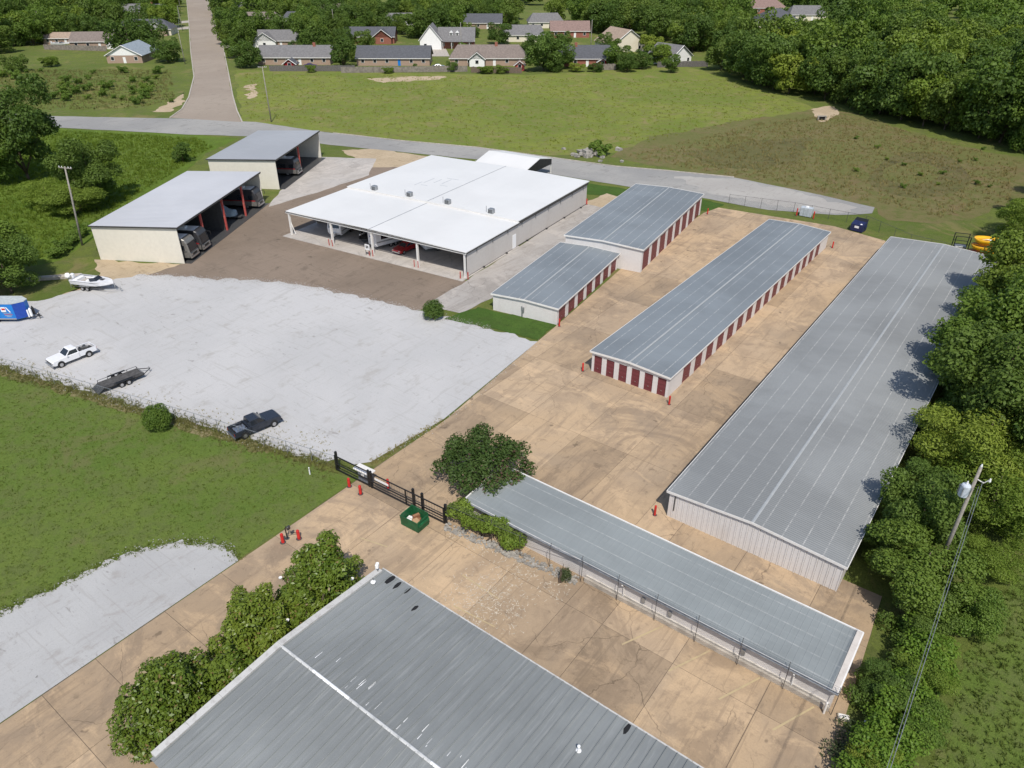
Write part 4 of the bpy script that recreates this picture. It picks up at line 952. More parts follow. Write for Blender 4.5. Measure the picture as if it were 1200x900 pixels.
# blue front-load bin, metal cabinet, green skip, yellow hulls
db = empty('dumpster', (-24.3, 127.9, 0), R(-8), 'navy blue front-load dumpster with white label at the back of the yard', 'dumpster')
MB().prof([(-.75, 0.1), (.95, .1), (.95, 1.2), (-.75, 1.75)], -1.0, 1.0).build('bin', NAVY, db, rz=-math.pi / 2)
MB().add([(-1.02, .2, 1.58), (1.02, .2, 1.58), (1.02, 1.0, 1.85), (-1.02, 1.0, 1.85)], [(0, 1, 2, 3)]).build('lid', BLACK, db)
quad(db, 'label_plate', [(-.35, -.962, .65), (.35, -.962, .65), (.35, -.962, 1.0), (-.35, -.962, 1.0)], PAPER); quad(db, 'label_plate', [(.4, -.8, 1.292), (.7, -.8, 1.292), (.7, -.55, 1.372), (.4, -.55, 1.372)], PAPER)
for s in (-1, 1): MB().box(s * 1.06 - .06, -.3, .7, s * 1.06 + .06, .5, .9).build('fork_pocket', NAVY, db)
cb = empty('utility_cabinet', (-33.6, 129.9, 0), R(0), 'pale grey utility cabinet between red posts at the back fence', 'cabinet')
MB().bbox(-1.0, -.5, .1, 1.0, .5, 1.6, .06).build('housing', plain('pale_grey_metal', (.42, .46, .50), .5), cb)
for x in (-.34, .33): MB().box(x - .01, -.515, .2, x + .01, -.5, 1.5).build('door_seam', STEEL_DARK, cb)
MB().lathe([(.3, 1.6), (.3, 1.75), (.05, 1.8)], 12).build('vent_cap', PAPER, cb)
def bollard(label, xy, h=1.05, r=.1, mat=RED, cat='bollard', group='red bollards'):
    b = empty('bollard', (*xy, 0), 0, label, cat, group)
    MB().lathe([(r, -.03), (r, h - .06), (r * .7, h), (.01, h + .02)], 12).build('post', mat, b)
    MB().lathe([(r * 1.9, 0), (r * 1.9, .03), (r, .035)], 12).build('foot', STEEL_DARK, b)
    return b
bollard('red bollard left of the pale utility cabinet', (-35.0, 129.3), 1.3); bollard('red bollard right of the pale utility cabinet', (-32.1, 129.3), 1.3)
bollard('red bollard at the left near corner of the six-door storage building', (-36.3, 61.6)); bollard('red bollard at the right near corner of the six-door storage building', (-25.4, 61.2))
bollard('red bollard at the far right corner of the six-door storage building', (-25.3, 117.2)); bollard('red bollard at the near corner of the low storage building by the grass', (-44.55, 69.2))
bollard('red bollard by the left corner of the ribbed white end wall', (-18.6, 44.9)); bollard('red bollard at the far corner of the white-roofed building', (-67.5, 112.5))
bollard('red bollard at the far corner of the taller storage building', (-47.7, 120.6))
for i, (x, nm) in enumerate(((9.2, 'second'), (17.4, 'middle'), (26.0, 'fourth'))):
    for s in (-1, 1):
        bollard('thin %s red bollard guarding the %s column of the open front' % ('left' if s < 0 else 'right', nm), loc1(wb, x + s * .35, -.95), 1.1, .07, RED_FADE)
bollard('left red bollard at the near right corner of the open front', loc1(wb, WW - .5, -1.0), 1.1, .09, RED_FADE); bollard('right red bollard at the near right corner of the open front', loc1(wb, WW + .55, -.6), 1.1, .09, RED_FADE)
sg = empty('sign_board', (*loc1(wb, 16.9, -1.1), .06), A2, 'small white notice board beside the middle column', 'sign')
MB().box(-.45, -.02, .9, .45, .02, 1.8).build('board', PAPER, sg); MB().box(-.25, -.025, 1.15, -.05, -.02, 1.6).box(.05, -.025, 1.2, .25, -.02, 1.6).build('print', BLACK, sg)
for x in (-.4, .4): MB().box(x - .03, .02, 0, x + .03, .06, 1.8).build('post', STEEL_DARK, sg)
# yellow stacked hulls beside a dark frame
yh = empty('yellow_hull_stack', (-6.0, 125.2, 0), R(12), 'bright yellow rounded hulls stacked at the far end of the longest roof', 'boat stack')
for k in range(3):
    m = MB(); n = 22; v = []
    for (sc_, z) in ((.55, 0.05), (.9, .35), (1.0, .75), (.92, .78), (.8, .5)):
        for i in range(n):
            a = 2 * math.pi * i / n; v.append((2.3 * sc_ * math.copysign(abs(math.cos(a)) ** .75, math.cos(a)), 1.35 * sc_ * math.copysign(abs(math.sin(a)) ** .75, math.sin(a)), z))
    m.add(v, [(r_*n+i, r_*n+(i+1) % n, (r_+1)*n+(i+1) % n, (r_+1)*n+i) for r_ in range(4) for i in range(n)] + [tuple(range(n-1, -1, -1)), tuple(range(4*n, 5*n))])
    h_ = m.build('hull', YELLOW, yh, (.12 * (k - 1), .1 * k, .5 + k * .95), R(-6 + 7 * k), smooth=True)
    MB().tube([(-2.3, 0, .74), (2.3, 0, .74)], .07).build('thwart', VRED if k == 0 else YELLOW, h_)
MB().add([(-.9, -.3, 3.0), (.2, .25, 3.1), (1.1, .75, 3.0), (.9, .2, 3.05), (1.0, -.2, 3.0), (.1, -.15, 3.1)], [(0, 1, 5), (1, 2, 3, 5), (5, 3, 4)]).build('white_chevron', PAPER, yh)
MB().box(-2.0, -1.1, .3, 2.0, 1.1, .5).build('cradle', STEEL_DARK, yh)
for s in (-1, 1): wheel(yh, 0, s * 1.15, .33, .2)
yh.scale = (.78, .9, 1.08)
ff = empty('steel_rack', (-9.2, 126.6, 0), R(15), 'dark steel frame rack left of the yellow hulls', 'rack')
for x in (-1, 1):
    for y in (-.8, .8): MB().box(x - .06, y - .06, 0, x + .06, y + .06, 2.9).build('upright', BLACK, ff)
for z in (.6, 1.7, 2.85): MB().box(-1.0, -.86, z, 1.0, -.78, z + .08).box(-1.0, .78, z, 1.0, .86, z + .08).build('shelf_beam', BLACK, ff)
MB().bbox(-.8, -.7, .69, .8, .7, 1.3).build('crate', STEEL_GREY, ff)

RUST = plain('rusty_board', (.26, .115, .06), .8)
gs = empty('skip', (-34.0, 31.85, 0), R(2), 'open-topped green dumpster with cardboard inside beside the gate', 'dumpster')
GW, GD, GH = .95, .68, 1.05
m = MB(); t = .06
m.prism([(-GW, -GD), (GW, -GD), (GW, GD), (-GW, GD)], .1, .16)
m.box(-GW, -GD, .16, GW, -GD + t, GH).box(-GW, GD - t, .16, GW, GD, GH + .25).box(-GW, -GD + t, .16, -GW + t, GD - t, GH + .1).box(GW - t, -GD + t, .16, GW, GD - t, GH + .1)
m.build('bin', GREEN, gs); MB().box(-GW + t, -GD + t, .17, GW - t, GD - t, .2).build('floor', STEEL_DARK, gs)
for s in (-1, 1): MB().box(s * (GW + .07) - .07, -.6, .6, s * (GW + .07) + .07, .6, .85).build('fork_pocket', GREEN, gs)
MB().box(-GW - .04, -GD - .05, GH - .02, GW + .04, -GD, GH + .06).build('rim', GREEN, gs)
MB().lathe([(.1, 0), (.1, .1)], 10).build('caster', RUBBER, gs, (-.7, -.5, 0)); MB().lathe([(.1, 0), (.1, .1)], 10).build('caster', RUBBER, gs, (.7, -.5, 0)); MB().lathe([(.1, 0), (.1, .1)], 10).build('caster', RUBBER, gs, (-.7, .5, 0)); MB().lathe([(.1, 0), (.1, .1)], 10).build('caster', RUBBER, gs, (.7, .5, 0))
for k, (x, y, l, wd, rot, mt, nm) in enumerate(((-.45, -.1, .28, .3, 10, PAPER, 'white foam board in the green dumpster'), (.1, .1, .35, .22, 25, RUST, 'orange-brown board in the green dumpster'), (.3, -.15, .3, .25, -15, CARD, 'pale cardboard box in the green dumpster'), (-.1, .3, .3, .15, 70, RUST, 'rust-coloured strip in the green dumpster'))):
    b = empty('rubbish', (-34.0 + x, 31.85 + y, .205), R(rot), nm, 'rubbish'); MB().bbox(-l, -wd, 0, l, wd, .35 + .1 * k, .02).build('box', mt, b); MB().box(-l * .9, -.02, .35 + .1 * k, l * .9, .02, .355 + .1 * k).build('tape', CARD, b)
# ================================================================ gate, fences, poles
gt = empty('sliding_gate', (-44.7, 32.75, 0), math.atan2(.55, 12.7), 'long black steel sliding gate across the concrete drive', 'gate')
GL = 12.7
for z in (.25, .85, 1.75): MB().box(0, -.04, z, GL, .04, z + .09).build('rail', BLACK, gt)
for x in (.05, 4.4, 8.5, GL - .05): MB().box(x - .05, -.045, .2, x + .05, .045, 1.85).build('stile', BLACK, gt)
for x in (.0, 9.2, 10.2, GL): MB().box(x - .09, .12, 0, x + .09, .3, 2.1).build('gate_post', BLACK, gt)
n = 42
for k in range(n): MB().tube([(.1 + (GL - .2) * k / n, 0, .3), (.1 + (GL - .2) * k / n, 0, 1.75)], .008, 3).build('infill_bar', STEEL_DARK, gt)
MB().box(4.9, -.06, .78, 6.6, -.045, .9).build('rack_bar', STEEL_DARK, gt)
MB().box(5.0, -.055, 1.3, 6.6, -.05, 1.55).build('gate_sign', PAPER, gt)
go = empty('gate_operator', (-41.6, 33.4, 0), R(3), 'grey gate motor cabinet with white top behind the sliding gate', 'cabinet')
MB().bbox(-.55, -.3, 0, .75, .35, 1.15, .05).build('housing', plain('operator_grey', (.18, .20, .23), .5), go)
MB().bbox(-1.0, -.4, 1.15, .95, .5, 1.28, .05).build('cover', TRIM, go); quad(go, 'notice', [(-.1, -.305, .65), (.25, -.305, .65), (.25, -.305, 1.0), (-.1, -.305, 1.0)], PAPER)
for x in (.95, 1.25): MB().box(x - .08, -.5, 0, x + .08, -.35, 1.9).build('guide_post', BLACK, go)
bollard('leftmost of two red bollards before the gate motor', (-42.1, 31.95), .95, .13); bollard('right-hand of two red bollards before the gate motor', (-40.55, 31.85), .95, .13)
bollard('red bollard on the drive side of the gate motor', (-39.2, 33.9), 1.0, .12)
kp = empty('keypad_stand', (-41.2, 24.4, 0), R(15), 'black gooseneck keypad stand between two red bollards beside the drive', 'keypad stand')
MB().tube([(0, 0, 0), (0, 0, 1.15), (.12, -.05, 1.35), (.4, -.12, 1.4)], .05, 8).build('gooseneck', BLACK, kp); MB().bbox(.35, -.28, 1.28, .55, .04, 1.6).build('keypad', DARKTRIM, kp); MB().lathe([(.2, 0), (.2, .03)], 10).build('foot_plate', STEEL_DARK, kp)
MB().tube([(.02, 0, .5), (.35, .2, .62), (.65, .45, .45)], .03).build('cable', BLACK, kp)
bollard('left red bollard beside the keypad stand', (-41.1, 23.9), .95, .13); bollard('right red bollard beside the keypad stand', (-40.4, 24.95), .95, .13)
mk = empty('marker_post', (-46.3, 31.0, 0), 0, 'white marker post standing alone on the lawn near the gate', 'post')
MB().lathe([(.06, -.02), (.06, .75), (.02, .8)], 10).build('post', PAPER, mk); MB().lathe([(.065, .6), (.065, .68)], 10).build('band', CHROME, mk)

def chain_fence(label, pts, h, space, barb=False, mat=STEEL_GREY, mesh_r=.003, pitch=.22, top=True, cat='fence', z0=0.0):
    b = empty('chain_link_fence', (0, 0, z0), 0, label, cat)
    pts = [np.array(p, float) for p in pts]
    segs = []
    for a, c in zip(pts[:-1], pts[1:]):
        L = np.linalg.norm(c - a); n = max(1, round(L / space)); segs.append((a, c, L, n))
    first = True
    pr0 = .022 if barb else .03
    pm = MB().lathe([(pr0, -.05), (pr0, h), (pr0 * 1.25, h + .01), (.01, h + .05)], 8).mesh('fence_post', mat)
    for a, c, L, n in segs:
        for k in range(n + 1):
            if k == 0 and not first: continue
            p = a + (c - a) * k / n
            link('fence_post', pm, b, (p[0], p[1], rnd.uniform(-.03, .03)), 0, rot=(rnd.uniform(-.03, .03), rnd.uniform(-.03, .03), 0))
            if barb:
                t = (c - a) / L; o = np.array((t[1], -t[0])) * -.12
                MB().tube([(*p, h), (*(p + o), h + .45)], .02, 5).build('barb_arm', mat, b)
        first = False
        if top: MB().tube([(*a, h - .02), (*c, h - .02)], .022, 6).build('top_rail', mat, b)
        m = MB(); k = int(L / pitch); t = (c - a) / L; hs = h / pitch
        for i in range(-int(hs), k + 1):
            for s in (1, -1):
                u0, u1 = i * pitch, i * pitch + h
                za, zb = (0.03, h - .03) if s > 0 else (h - .03, 0.03)
                if u0 < 0: za = za + (zb - za) * (-u0 / (u1 - u0)); u0 = 0
                if u1 > L: zb = za + (zb - za) * ((L - u0) / (u1 - u0)); u1 = L
                if u1 <= u0: continue
                p0, p1 = a + t * u0, a + t * u1
                m.add([(*p0, za - mesh_r), (*p1, zb - mesh_r), (*p1, zb + mesh_r), (*p0, za + mesh_r)], [(0, 1, 2, 3)])
        m.build('chain_mesh', mat, b)
        if barb:
            o = np.array((t[1], -t[0]))
            for j in range(3): MB().tube([(*(a - o * (.04 + .03 * j)), h + .14 + .13 * j), (*(c - o * (.04 + .03 * j)), h + .14 + .13 * j)], .008, 4).build('barbed_wire', STEEL_DARK, b)
    return b
chain_fence('chain-link fence between the mown lawn and the gravel lot', [(-103, 18.6), (-89.7, 22.5), (-75.3, 26.0), (-64.2, 28.7), (-44.9, 33.0)], 1.5, 3.0, mat=STEEL_GREY, pitch=.3, mesh_r=.003)
chain_fence('chain-link fence with barbed wire in front of the narrow low building', [(-31.8, 33.45), (-27.5, 33.9), (-19.6, 34.8), (-1.0, 34.8)], 2.15, 3.1, barb=True, mat=STEEL_DARK, pitch=.25)
chain_fence('chain-link fence along the back of the concrete yard by the road end', [(-47, 128.2), (-36, 130.6), (-24, 130.8), (-16, 125.6), (-4, 124.0)], 1.8, 3.2, mat=STEEL_DARK, pitch=.3, mesh_r=.004)
# rubble bank and stones under that fence
stones = MB()
for k in range(520):
    t = rnd.random(); x = -31.8 + t * 12.0; y = 33.1 + t * 1.4 + rnd.uniform(-.3, .45); r = rnd.uniform(.04, .12)
    z = rnd.uniform(-.02, .12) + max(0, (y - 33.2 - t * 1.4)) * .35
    v = [(x + r * rnd.uniform(.6, 1.2) * sx, y + r * rnd.uniform(.6, 1.2) * sy, z + r * rnd.uniform(.4, .9) * sz) for sz in (-1, 1) for sx, sy in ((-1, -1), (1, -1), (1, 1), (-1, 1))]
    stones.add(v, [(0,3,2,1),(4,5,6,7),(0,1,5,4),(1,2,6,5),(2,3,7,6),(3,0,4,7)])
tag(stones.build('rubble', STONE), 'strip of broken grey rubble below the vine-covered fence', 'rubble', kind='stuff')
lit = MB()
for k in range(750):
    if k < 520: x = -24 + rnd.gauss(0, 1.5); y = 29.5 + rnd.gauss(0, 1.5)
    else: x = rnd.uniform(-31, -19.6); y = 33 + rnd.gauss(0, .5)
    if y > 34.5 or y < 24.5: continue
    a = rnd.random() * 6.3; l = rnd.uniform(.05, .22); wd = rnd.uniform(.01, .035); c_, s_ = math.cos(a), math.sin(a)
    lit.add([(x - c_*l - s_*wd, y - s_*l + c_*wd, .026), (x - c_*l + s_*wd, y - s_*l - c_*wd, .026), (x + c_*l, y + s_*l, .05)], [(0, 1, 2)])
tag(lit.build('leaf_litter', plain('dry_litter', (.52, .46, .37), .9, var=.3, sc=5)), 'scatter of pale dry leaves and twigs on the yard concrete', 'litter', kind='stuff')
rp = empty('rubble_pile', (*at(690, 183), 0), 0, 'heap of broken concrete and brush at the road side', 'rubble')
for k in range(26):
    a = rnd.random() * 6.3; d = abs(rnd.gauss(0, 1)) * 2.6; r = rnd.uniform(.3, .9)
    v = [(r * rnd.uniform(.6, 1.2) * sx, r * rnd.uniform(.6, 1.2) * sy, r * rnd.uniform(.4, .9) * sz) for sz in (-1, 1) for sx, sy in ((-1, -1), (1, -1), (1, 1), (-1, 1))]
    MB().add(v, [(0,3,2,1),(4,5,6,7),(0,1,5,4),(1,2,6,5),(2,3,7,6),(3,0,4,7)]).build('chunk', STONE, rp, (d * math.cos(a) * 1.8, d * math.sin(a), max(.1, .9 - d * .25) * rnd.uniform(.2, 1)), rnd.random() * 3)
cv = empty('culvert', (*at(963, 141), 0), R(36), 'dark concrete culvert mouth in the sandy bank of the basin', 'culvert')
MB().box(-1.1, 0, -.02, -.8, .5, .9).box(.8, 0, -.02, 1.1, .5, .9).box(-1.1, 0, .9, 1.1, .5, 1.1).build('headwall', STONE, cv); MB().box(-.8, .3, 0, .8, .45, .9).build('mouth_shade_block', TAR, cv)  # black block stands in for the darkness inside the pipe
for i, (px, py, lab) in enumerate(((965, 836, 'white pipe post at the right end of the parking stripes'), (1009, 858, 'white pipe post among weeds right of the parking stripes'))):
    q = at(px, py); b = empty('pipe_post', (*q, 0), 0, lab, 'post'); MB().lathe([(.07, -.03), (.07, 1.1), (.03, 1.14)], 10).build('post', TRIM, b); MB().lathe([(.075, 1.0), (.08, 1.06)], 10).build('cap', TRIM, b)
q = at(988, 842); b = empty('valve_box', (*q, 0), R(20), 'pale concrete valve box in the weeds by the yard corner', 'utility box'); MB().bbox(-.35, -.2, 0, .35, .2, .22).build('box', CREAM, b); MB().box(-.28, -.14, .22, .28, .14, .235).build('lid', TRIM, b)
b = empty('concrete_beam', (*at(59, 327), 0), R(48), 'long concrete beam lying beside the boat at the lot edge', 'beam'); MB().bbox(-4.2, -.4, 0, 4.2, .4, .45, .05).build('beam', KERB, b); MB().box(-4.22, -.3, .1, -4.2, .3, .35).build('end_face', CONC_PALE, b)

def pole(label, base, h, r=.16, arm=None, armz=.3, rz=0.0, trans=False, lean=(0, 0), two=False):
    b = empty('utility_pole', (*base, 0), rz, label, 'utility pole', 'wooden utility poles')
    top = (lean[0], lean[1], h)
    MB().tube([(0, 0, -.1), (lean[0]*.5, lean[1]*.5, h/2), top], r, 10, r * .62).build('pole', POLEWOOD, b, smooth=True)
    if arm:
        MB().box(lean[0] - arm/2, lean[1] - .06, h - armz, lean[0] + arm/2, lean[1] + .06, h - armz + .12).build('crossarm', POLEWOOD, b)
        for x in (-arm/2 + .1, -arm/4, arm/4, arm/2 - .1): MB().lathe([(.04, 0), (.06, .06), (.03, .2)], 8).build('insulator', PAPER, b, (lean[0] + x, lean[1], h - armz + .12))
    else:
        MB().lathe([(.05, 0), (.08, .08), (.03, .25)], 8).build('insulator', PAPER, b, top)
    if trans:
        t = MB().lathe([(.28, 0), (.31, .06), (.31, .92), (.26, 1.0), (.1, 1.05)], 16).build('transformer', plain('transformer_grey', (.48, .52, .58), .4), b, (lean[0] - .38, lean[1] - .18, h - 2.6))
        for a in range(4): MB().box(.29, -.02, .15, .4, .02, .85).build('cooling_fin', STEEL_GREY, t, (0, 0, 0), a * 1.5)
        MB().lathe([(.05, 0), (.08, .1), (.04, .3)], 8).build('bushing', PAPER, t, (.0, 0, 1.0))
        MB().tube([(lean[0], lean[1], h - 1.0), (lean[0] + .5, lean[1], h - 1.15), (lean[0] + .75, lean[1], h - .75)], .035).build('bracket_arm', TRIM, b)
        MB().lathe([(.05, 0), (.08, .06), (.05, .3)], 8).build('cutout_switch', PAPER, b, (lean[0] + .78, lean[1], h - .95))
    return b
pole('leaning wooden utility pole with crossarm behind the larger beige shed', (-120.4, 47.3), 12.2, .17, 2.4, rz=R(20), lean=(.6, .8))
pr_ = pole('wooden utility pole with grey transformer above the right-hand trees', (1.75, 50.75), 11.0, .17, trans=True, lean=(.05, .1))
def wire(label, a, b_, sag=.8, r=.02, nm='power_line'):
    m = MB(); n = 12; a = Vector(a); b_ = Vector(b_)
    m.tube([a.lerp(b_, i / n) - Vector((0, 0, 4 * sag * (i / n) * (1 - i / n))) for i in range(n + 1)], r, 5)
    return tag(m.build(nm, STEEL_GREY), label, 'power line')
wire('upper wire running from the transformer pole towards the near right corner', (2.22, 50.8, 10.0), (2.22, -14, 10.2), .5, .016); wire('lower wire running from the transformer pole towards the near right corner', (2.1, 50.6, 9.6), (2.14, -14, 9.8), .5, .013)
pole('grey utility pole standing in the meadow right of the street mouth', at(318, 143), 13.5, .16, 2.2, rz=R(37))
for i, (px, py, h) in enumerate(((217, 75, 11), (214, 36, 11), (212, 12, 11))): pole(('nearest', 'middle', 'farthest')[i] + ' utility pole on the left side of the street', at(px, py), h, .15, None)
pole('utility pole rising behind the brown-roofed house', at(541, 66), 12, .16, None); pole('utility pole beside the dark-roofed house with the red shed', at(692, 62), 12, .16, None); pole('utility pole beyond the long grey roof right of the street', at(393, 45), 12, .16, None); pole('utility pole among the trees at the upper left', at(52, 46), 12, .16, 1.8, rz=R(40))
wire('wire strung between the street-side utility poles', (*at(217, 75), 10.8), (*at(214, 36), 10.8), 1.5, .03)

# ================================================================ houses
def roofc(name, c): return plain(name, c, .9, var=.15, sc=1.5)
RGREY = roofc('grey_shingle', (.16, .155, .155)); RDARK = roofc('charcoal_shingle', (.085, .088, .098)); RBROWN = roofc('brown_shingle', (.19, .155, .135)); RTAN = roofc('tan_shingle', (.33, .25, .19)); RBLUE = roofc('pale_blue_shingle', (.25, .29, .32)); RRED = roofc('red_brown_shingle', (.22, .15, .13))
WINM = {}
def house(label, px, py, w_, d_, h, rh, roof, wall, rz, hip=0.0, gable=None, chim=None, nwin=4, dormers=0, gwall=None, porch=False, axis='x', loc=None, doorm=None):
    x, y = at(px, py) if loc is None else loc
    b = empty('house', (x, y, 0), rz, label, 'house')
    ov = .5; W2, D2_ = w_/2, d_/2
    if axis == 'x':
        wl_ = MB().prism([(-W2, 0), (W2, 0), (W2, d_), (-W2, d_)], -.1, h); rid = [(-W2 - ov + hip, D2_, h + rh), (W2 + ov - hip, D2_, h + rh)]
        base = [(-W2 - ov, -ov, h - .12), (W2 + ov, -ov, h - .12), (W2 + ov, d_ + ov, h - .12), (-W2 - ov, d_ + ov, h - .12)]
        v = base + rid; f = [(0, 1, 5, 4), (2, 3, 4, 5), (1, 2, 5), (3, 0, 4), (3, 2, 1, 0)]
        if hip == 0:
            for s in (-1, 1): wl_.add([(s*W2, .0, h), (s*W2, d_, h), (s*W2, D2_, h + rh - .3)], [(0, 1, 2), (2, 1, 0)])
            f = [(0, 1, 5, 4), (2, 3, 4, 5)]
            v2 = [(p[0], p[1], p[2] - .12) for p in v]; n_ = len(v); v = v + v2; f += [(6+4, 6+5, 6+1, 6+0), (6+5, 6+4, 6+3, 6+2), (0, 6, 7, 1), (2, 8, 9, 3), (1, 7, 11, 5), (5, 11, 8, 2), (3, 9, 10, 4), (4, 10, 6, 0)]
    else:
        wl_ = MB().prism([(-W2, 0), (W2, 0), (W2, d_), (-W2, d_)], -.1, h)
        v = [(-W2 - ov, -ov, h - .2), (W2 + ov, -ov, h - .2), (W2 + ov, d_ + ov, h - .2), (-W2 - ov, d_ + ov, h - .2), (0, -ov, h + rh), (0, d_ + ov, h + rh)]
        v += [(p[0], p[1], p[2] - .14) for p in v]
        f = [(1, 2, 5, 4), (3, 0, 4, 5), (7, 10, 11, 8), (9, 11, 10, 6), (0, 6, 10, 4), (4, 10, 7, 1), (2, 8, 11, 5), (5, 11, 9, 3), (1, 7, 8, 2), (3, 9, 6, 0)]
        g = MB(); g.add([(-W2, -.01, h - .1), (W2, -.01, h - .1), (0, -.01, h + rh - .2), (-W2, .1, h - .1), (W2, .1, h - .1), (0, .1, h + rh - .2)], [(0, 1, 2), (5, 4, 3), (1, 4, 5, 2), (0, 2, 5, 3)]); g.build('gable_end', gwall or HWHITE, b)
        g = MB(); g.add([(-W2, d_, h - .1), (W2, d_, h - .1), (0, d_, h + rh - .2)], [(0, 1, 2), (2, 1, 0)]); g.build('gable_end', gwall or HWHITE, b)
    wl_.build('wall', wall, b); ro = MB().add(v, f).build('roof', roof, b)
    if chim is not None: MB().box(chim - .5, D2_ - .9, h + rh * .4, chim + .5, D2_ - .1, h + rh + .9).build('chimney', BRICK, ro)
    MB().box(-W2 - ov, -ov - .04, h - .32, W2 + ov, -ov, h - .1).build('fascia', TRIM, b) if axis == 'x' else None
    key = 'w'
    if key not in WINM: WINM[key] = (MB().box(-.65, -.06, 0, .65, 0, 1.35).mesh('window', TRIM), MB().box(-.55, -.075, .1, .55, -.06, 1.25).mesh('pane', GLASS))
    xs_ = [-W2 + w_ * (k + .5) / nwin for k in range(nwin)]; dk = nwin // 2
    for k, xx in enumerate(xs_):
        if k == dk and nwin > 1: MB().box(xx - .5, -.05, 0, xx + .5, 0, 2.1).build('door', doorm or HWHITE, b)
        else: o = link('window', WINM[key][0], b, (xx, 0, .95), 0); link('pane', WINM[key][1], o, (0, 0, 0), 0)
    o = link('window', WINM[key][0], b, (W2, d_ / 2, .95), math.pi / 2); link('pane', WINM[key][1], o, (0, 0, 0), 0)
    if gable is not None:
        gx, gw, gh, gm, gd = gable
        MB().prism([(gx - gw/2, -gd), (gx + gw/2, -gd), (gx + gw/2, .1), (gx - gw/2, .1)], 0, h - .1).build('wing_wall', gm, b)
        MB().add([(gx - gw/2, -gd, h - .1), (gx + gw/2, -gd, h - .1), (gx, -gd, h + gh - .15)], [(0, 1, 2), (2, 1, 0)]).build('gable_end', gm if gm is BRICK else HWHITE, b)
        yb = D2_
        MB().add([(gx - gw/2 - .5, -gd - .5, h - .25), (gx, -gd - .5, h + gh), (gx, yb, h + gh), (gx - gw/2 - .5, yb * .2, h - .25), (gx + gw/2 + .5, -gd - .5, h - .25), (gx + gw/2 + .5, yb * .2, h - .25)], [(0, 1, 2, 3), (1, 4, 5, 2)]).build('wing_roof', roof, b)
        MB().tube([(gx - gw/2 - .5, -gd - .52, h - .28), (gx, -gd - .52, h + gh - .03), (gx + gw/2 + .5, -gd - .52, h - .28)], .13, 4).build('barge_board', TRIM, b)
        o = link('window', WINM[key][0], b, (gx, -gd, .95), 0); link('pane', WINM[key][1], o, (0, 0, 0), 0)
    if axis == 'y':
        MB().tube([(-W2 - ov, -ov - .02, h - .25), (0, -ov - .02, h + rh - .05), (W2 + ov, -ov - .02, h - .25)], .14, 4).build('barge_board', TRIM, b)
    for k in range(dormers):
        dx = -W2 * .3 + k * 2.6; y0 = D2_ * .35; zz = h + rh * .35
        MB().prism([(dx - .6, y0), (dx + .6, y0), (dx + .6, D2_), (dx - .6, D2_)], zz - .3, zz + 1.2).build('dormer', HWHITE, b)
        MB().add([(dx - .8, y0 - .2, zz + 1.1), (dx, y0 - .2, zz + 1.9), (dx, D2_ + .4, zz + 1.9), (dx - .8, D2_, zz + 1.1), (dx + .8, y0 - .2, zz + 1.1), (dx + .8, D2_, zz + 1.1)], [(0, 1, 2, 3), (1, 4, 5, 2), (0, 4, 1)]).build('dormer_roof', HWHITE, b)
        MB().box(dx - .35, y0 - .04, zz + .1, dx + .35, y0, zz + 1.0).build('dormer_pane', GLASS, b)
    if porch:
        for k in range(4): MB().box(-W2 + w_ * (k + .5) / 4 - .1, -1.9, 0, -W2 + w_ * (k + .5) / 4 + .1, -1.7, h - .3).build('porch_post', TRIM, b)
        MB().add([(-W2, -2.2, h - .35), (W2, -2.2, h - .35), (W2, 0, h + .1), (-W2, 0, h + .1)], [(0, 1, 2, 3)]).build('porch_roof', roof, b)
    return b
V = R(36.9); S = R(57)
house('pale blue-roofed brick house with white gable facing the meadow left of the street', 147, 74, 13, 17, 2.8, 3.4, RBLUE, BRICK2, R(40), axis='y', nwin=3)
house('brown-roofed house behind the pale blue-roofed house', 118, 57, 24, 11, 2.9, 3.2, RBROWN, BRICK2, R(42), gable=(8, 9, 3.0, HWHITE, 2), nwin=5)
house('dark grey hip-roofed house third along the left side of the street', 168, 42, 26, 13, 2.9, 3.8, RDARK, CREAM, R(45), hip=5, gable=(7, 9, 3.2, BRICK2, 2), nwin=5)
house('long grey-roofed house farthest along the left side of the street', 165, 20, 30, 12, 3.0, 3.6, RGREY, BRICK2, R(40), nwin=6, chim=6)
house('low tan-roofed house left of the brown-roofed house', 78, 52, 19, 9, 2.6, 1.9, RTAN, BRICK2, R(40), nwin=5)
house('small grey house far left beside the yellow shed', 32, 40, 16, 9, 2.6, 2.2, RGREY, CREAM, R(40), nwin=4)
house('small yellow shed at the far left edge', 13, 41, 8, 6, 2.4, 1.8, RTAN, YEL2, R(40), nwin=2)
house('grey-roofed house with a white gable right of the street', 330, 56, 21, 12, 2.9, 3.6, RGREY, BRICK2, V, gable=(-6.5, 9.5, 3.2, HWHITE, 2.0), nwin=5)
house('long low grey-roofed house behind the wooden fence right of the street', 345, 76, 27, 12, 2.7, 3.4, RGREY, BRICK2, V, nwin=6, chim=7)
house('old grey-roofed house at the street bend among trees', 302, 32, 24, 12, 3, 3.8, RBROWN, CREAM, R(40), nwin=5, hip=4)
house('dark grey-roofed house with red brick gable wing', 432, 51, 23, 11, 2.9, 3.4, RDARK, BRICK, V, gable=(6.5, 8, 3.0, BRICK, 2.5), nwin=5)
house('long charcoal-roofed house with bright blue door behind the fence', 461, 77, 27, 11, 2.7, 3.6, RDARK, BRICK2, V, nwin=6, doorm=BLUE)
house('tall steep white-gabled house behind the charcoal-roofed house', 505, 58, 9, 13, 3.6, 5.6, RGREY, HWHITE, V, axis='y', nwin=2)
house('grey-roofed house wing with two white dormers', 535, 57, 15, 11, 3.2, 4.6, RGREY, BRICK, V, nwin=4, dormers=2, porch=True)
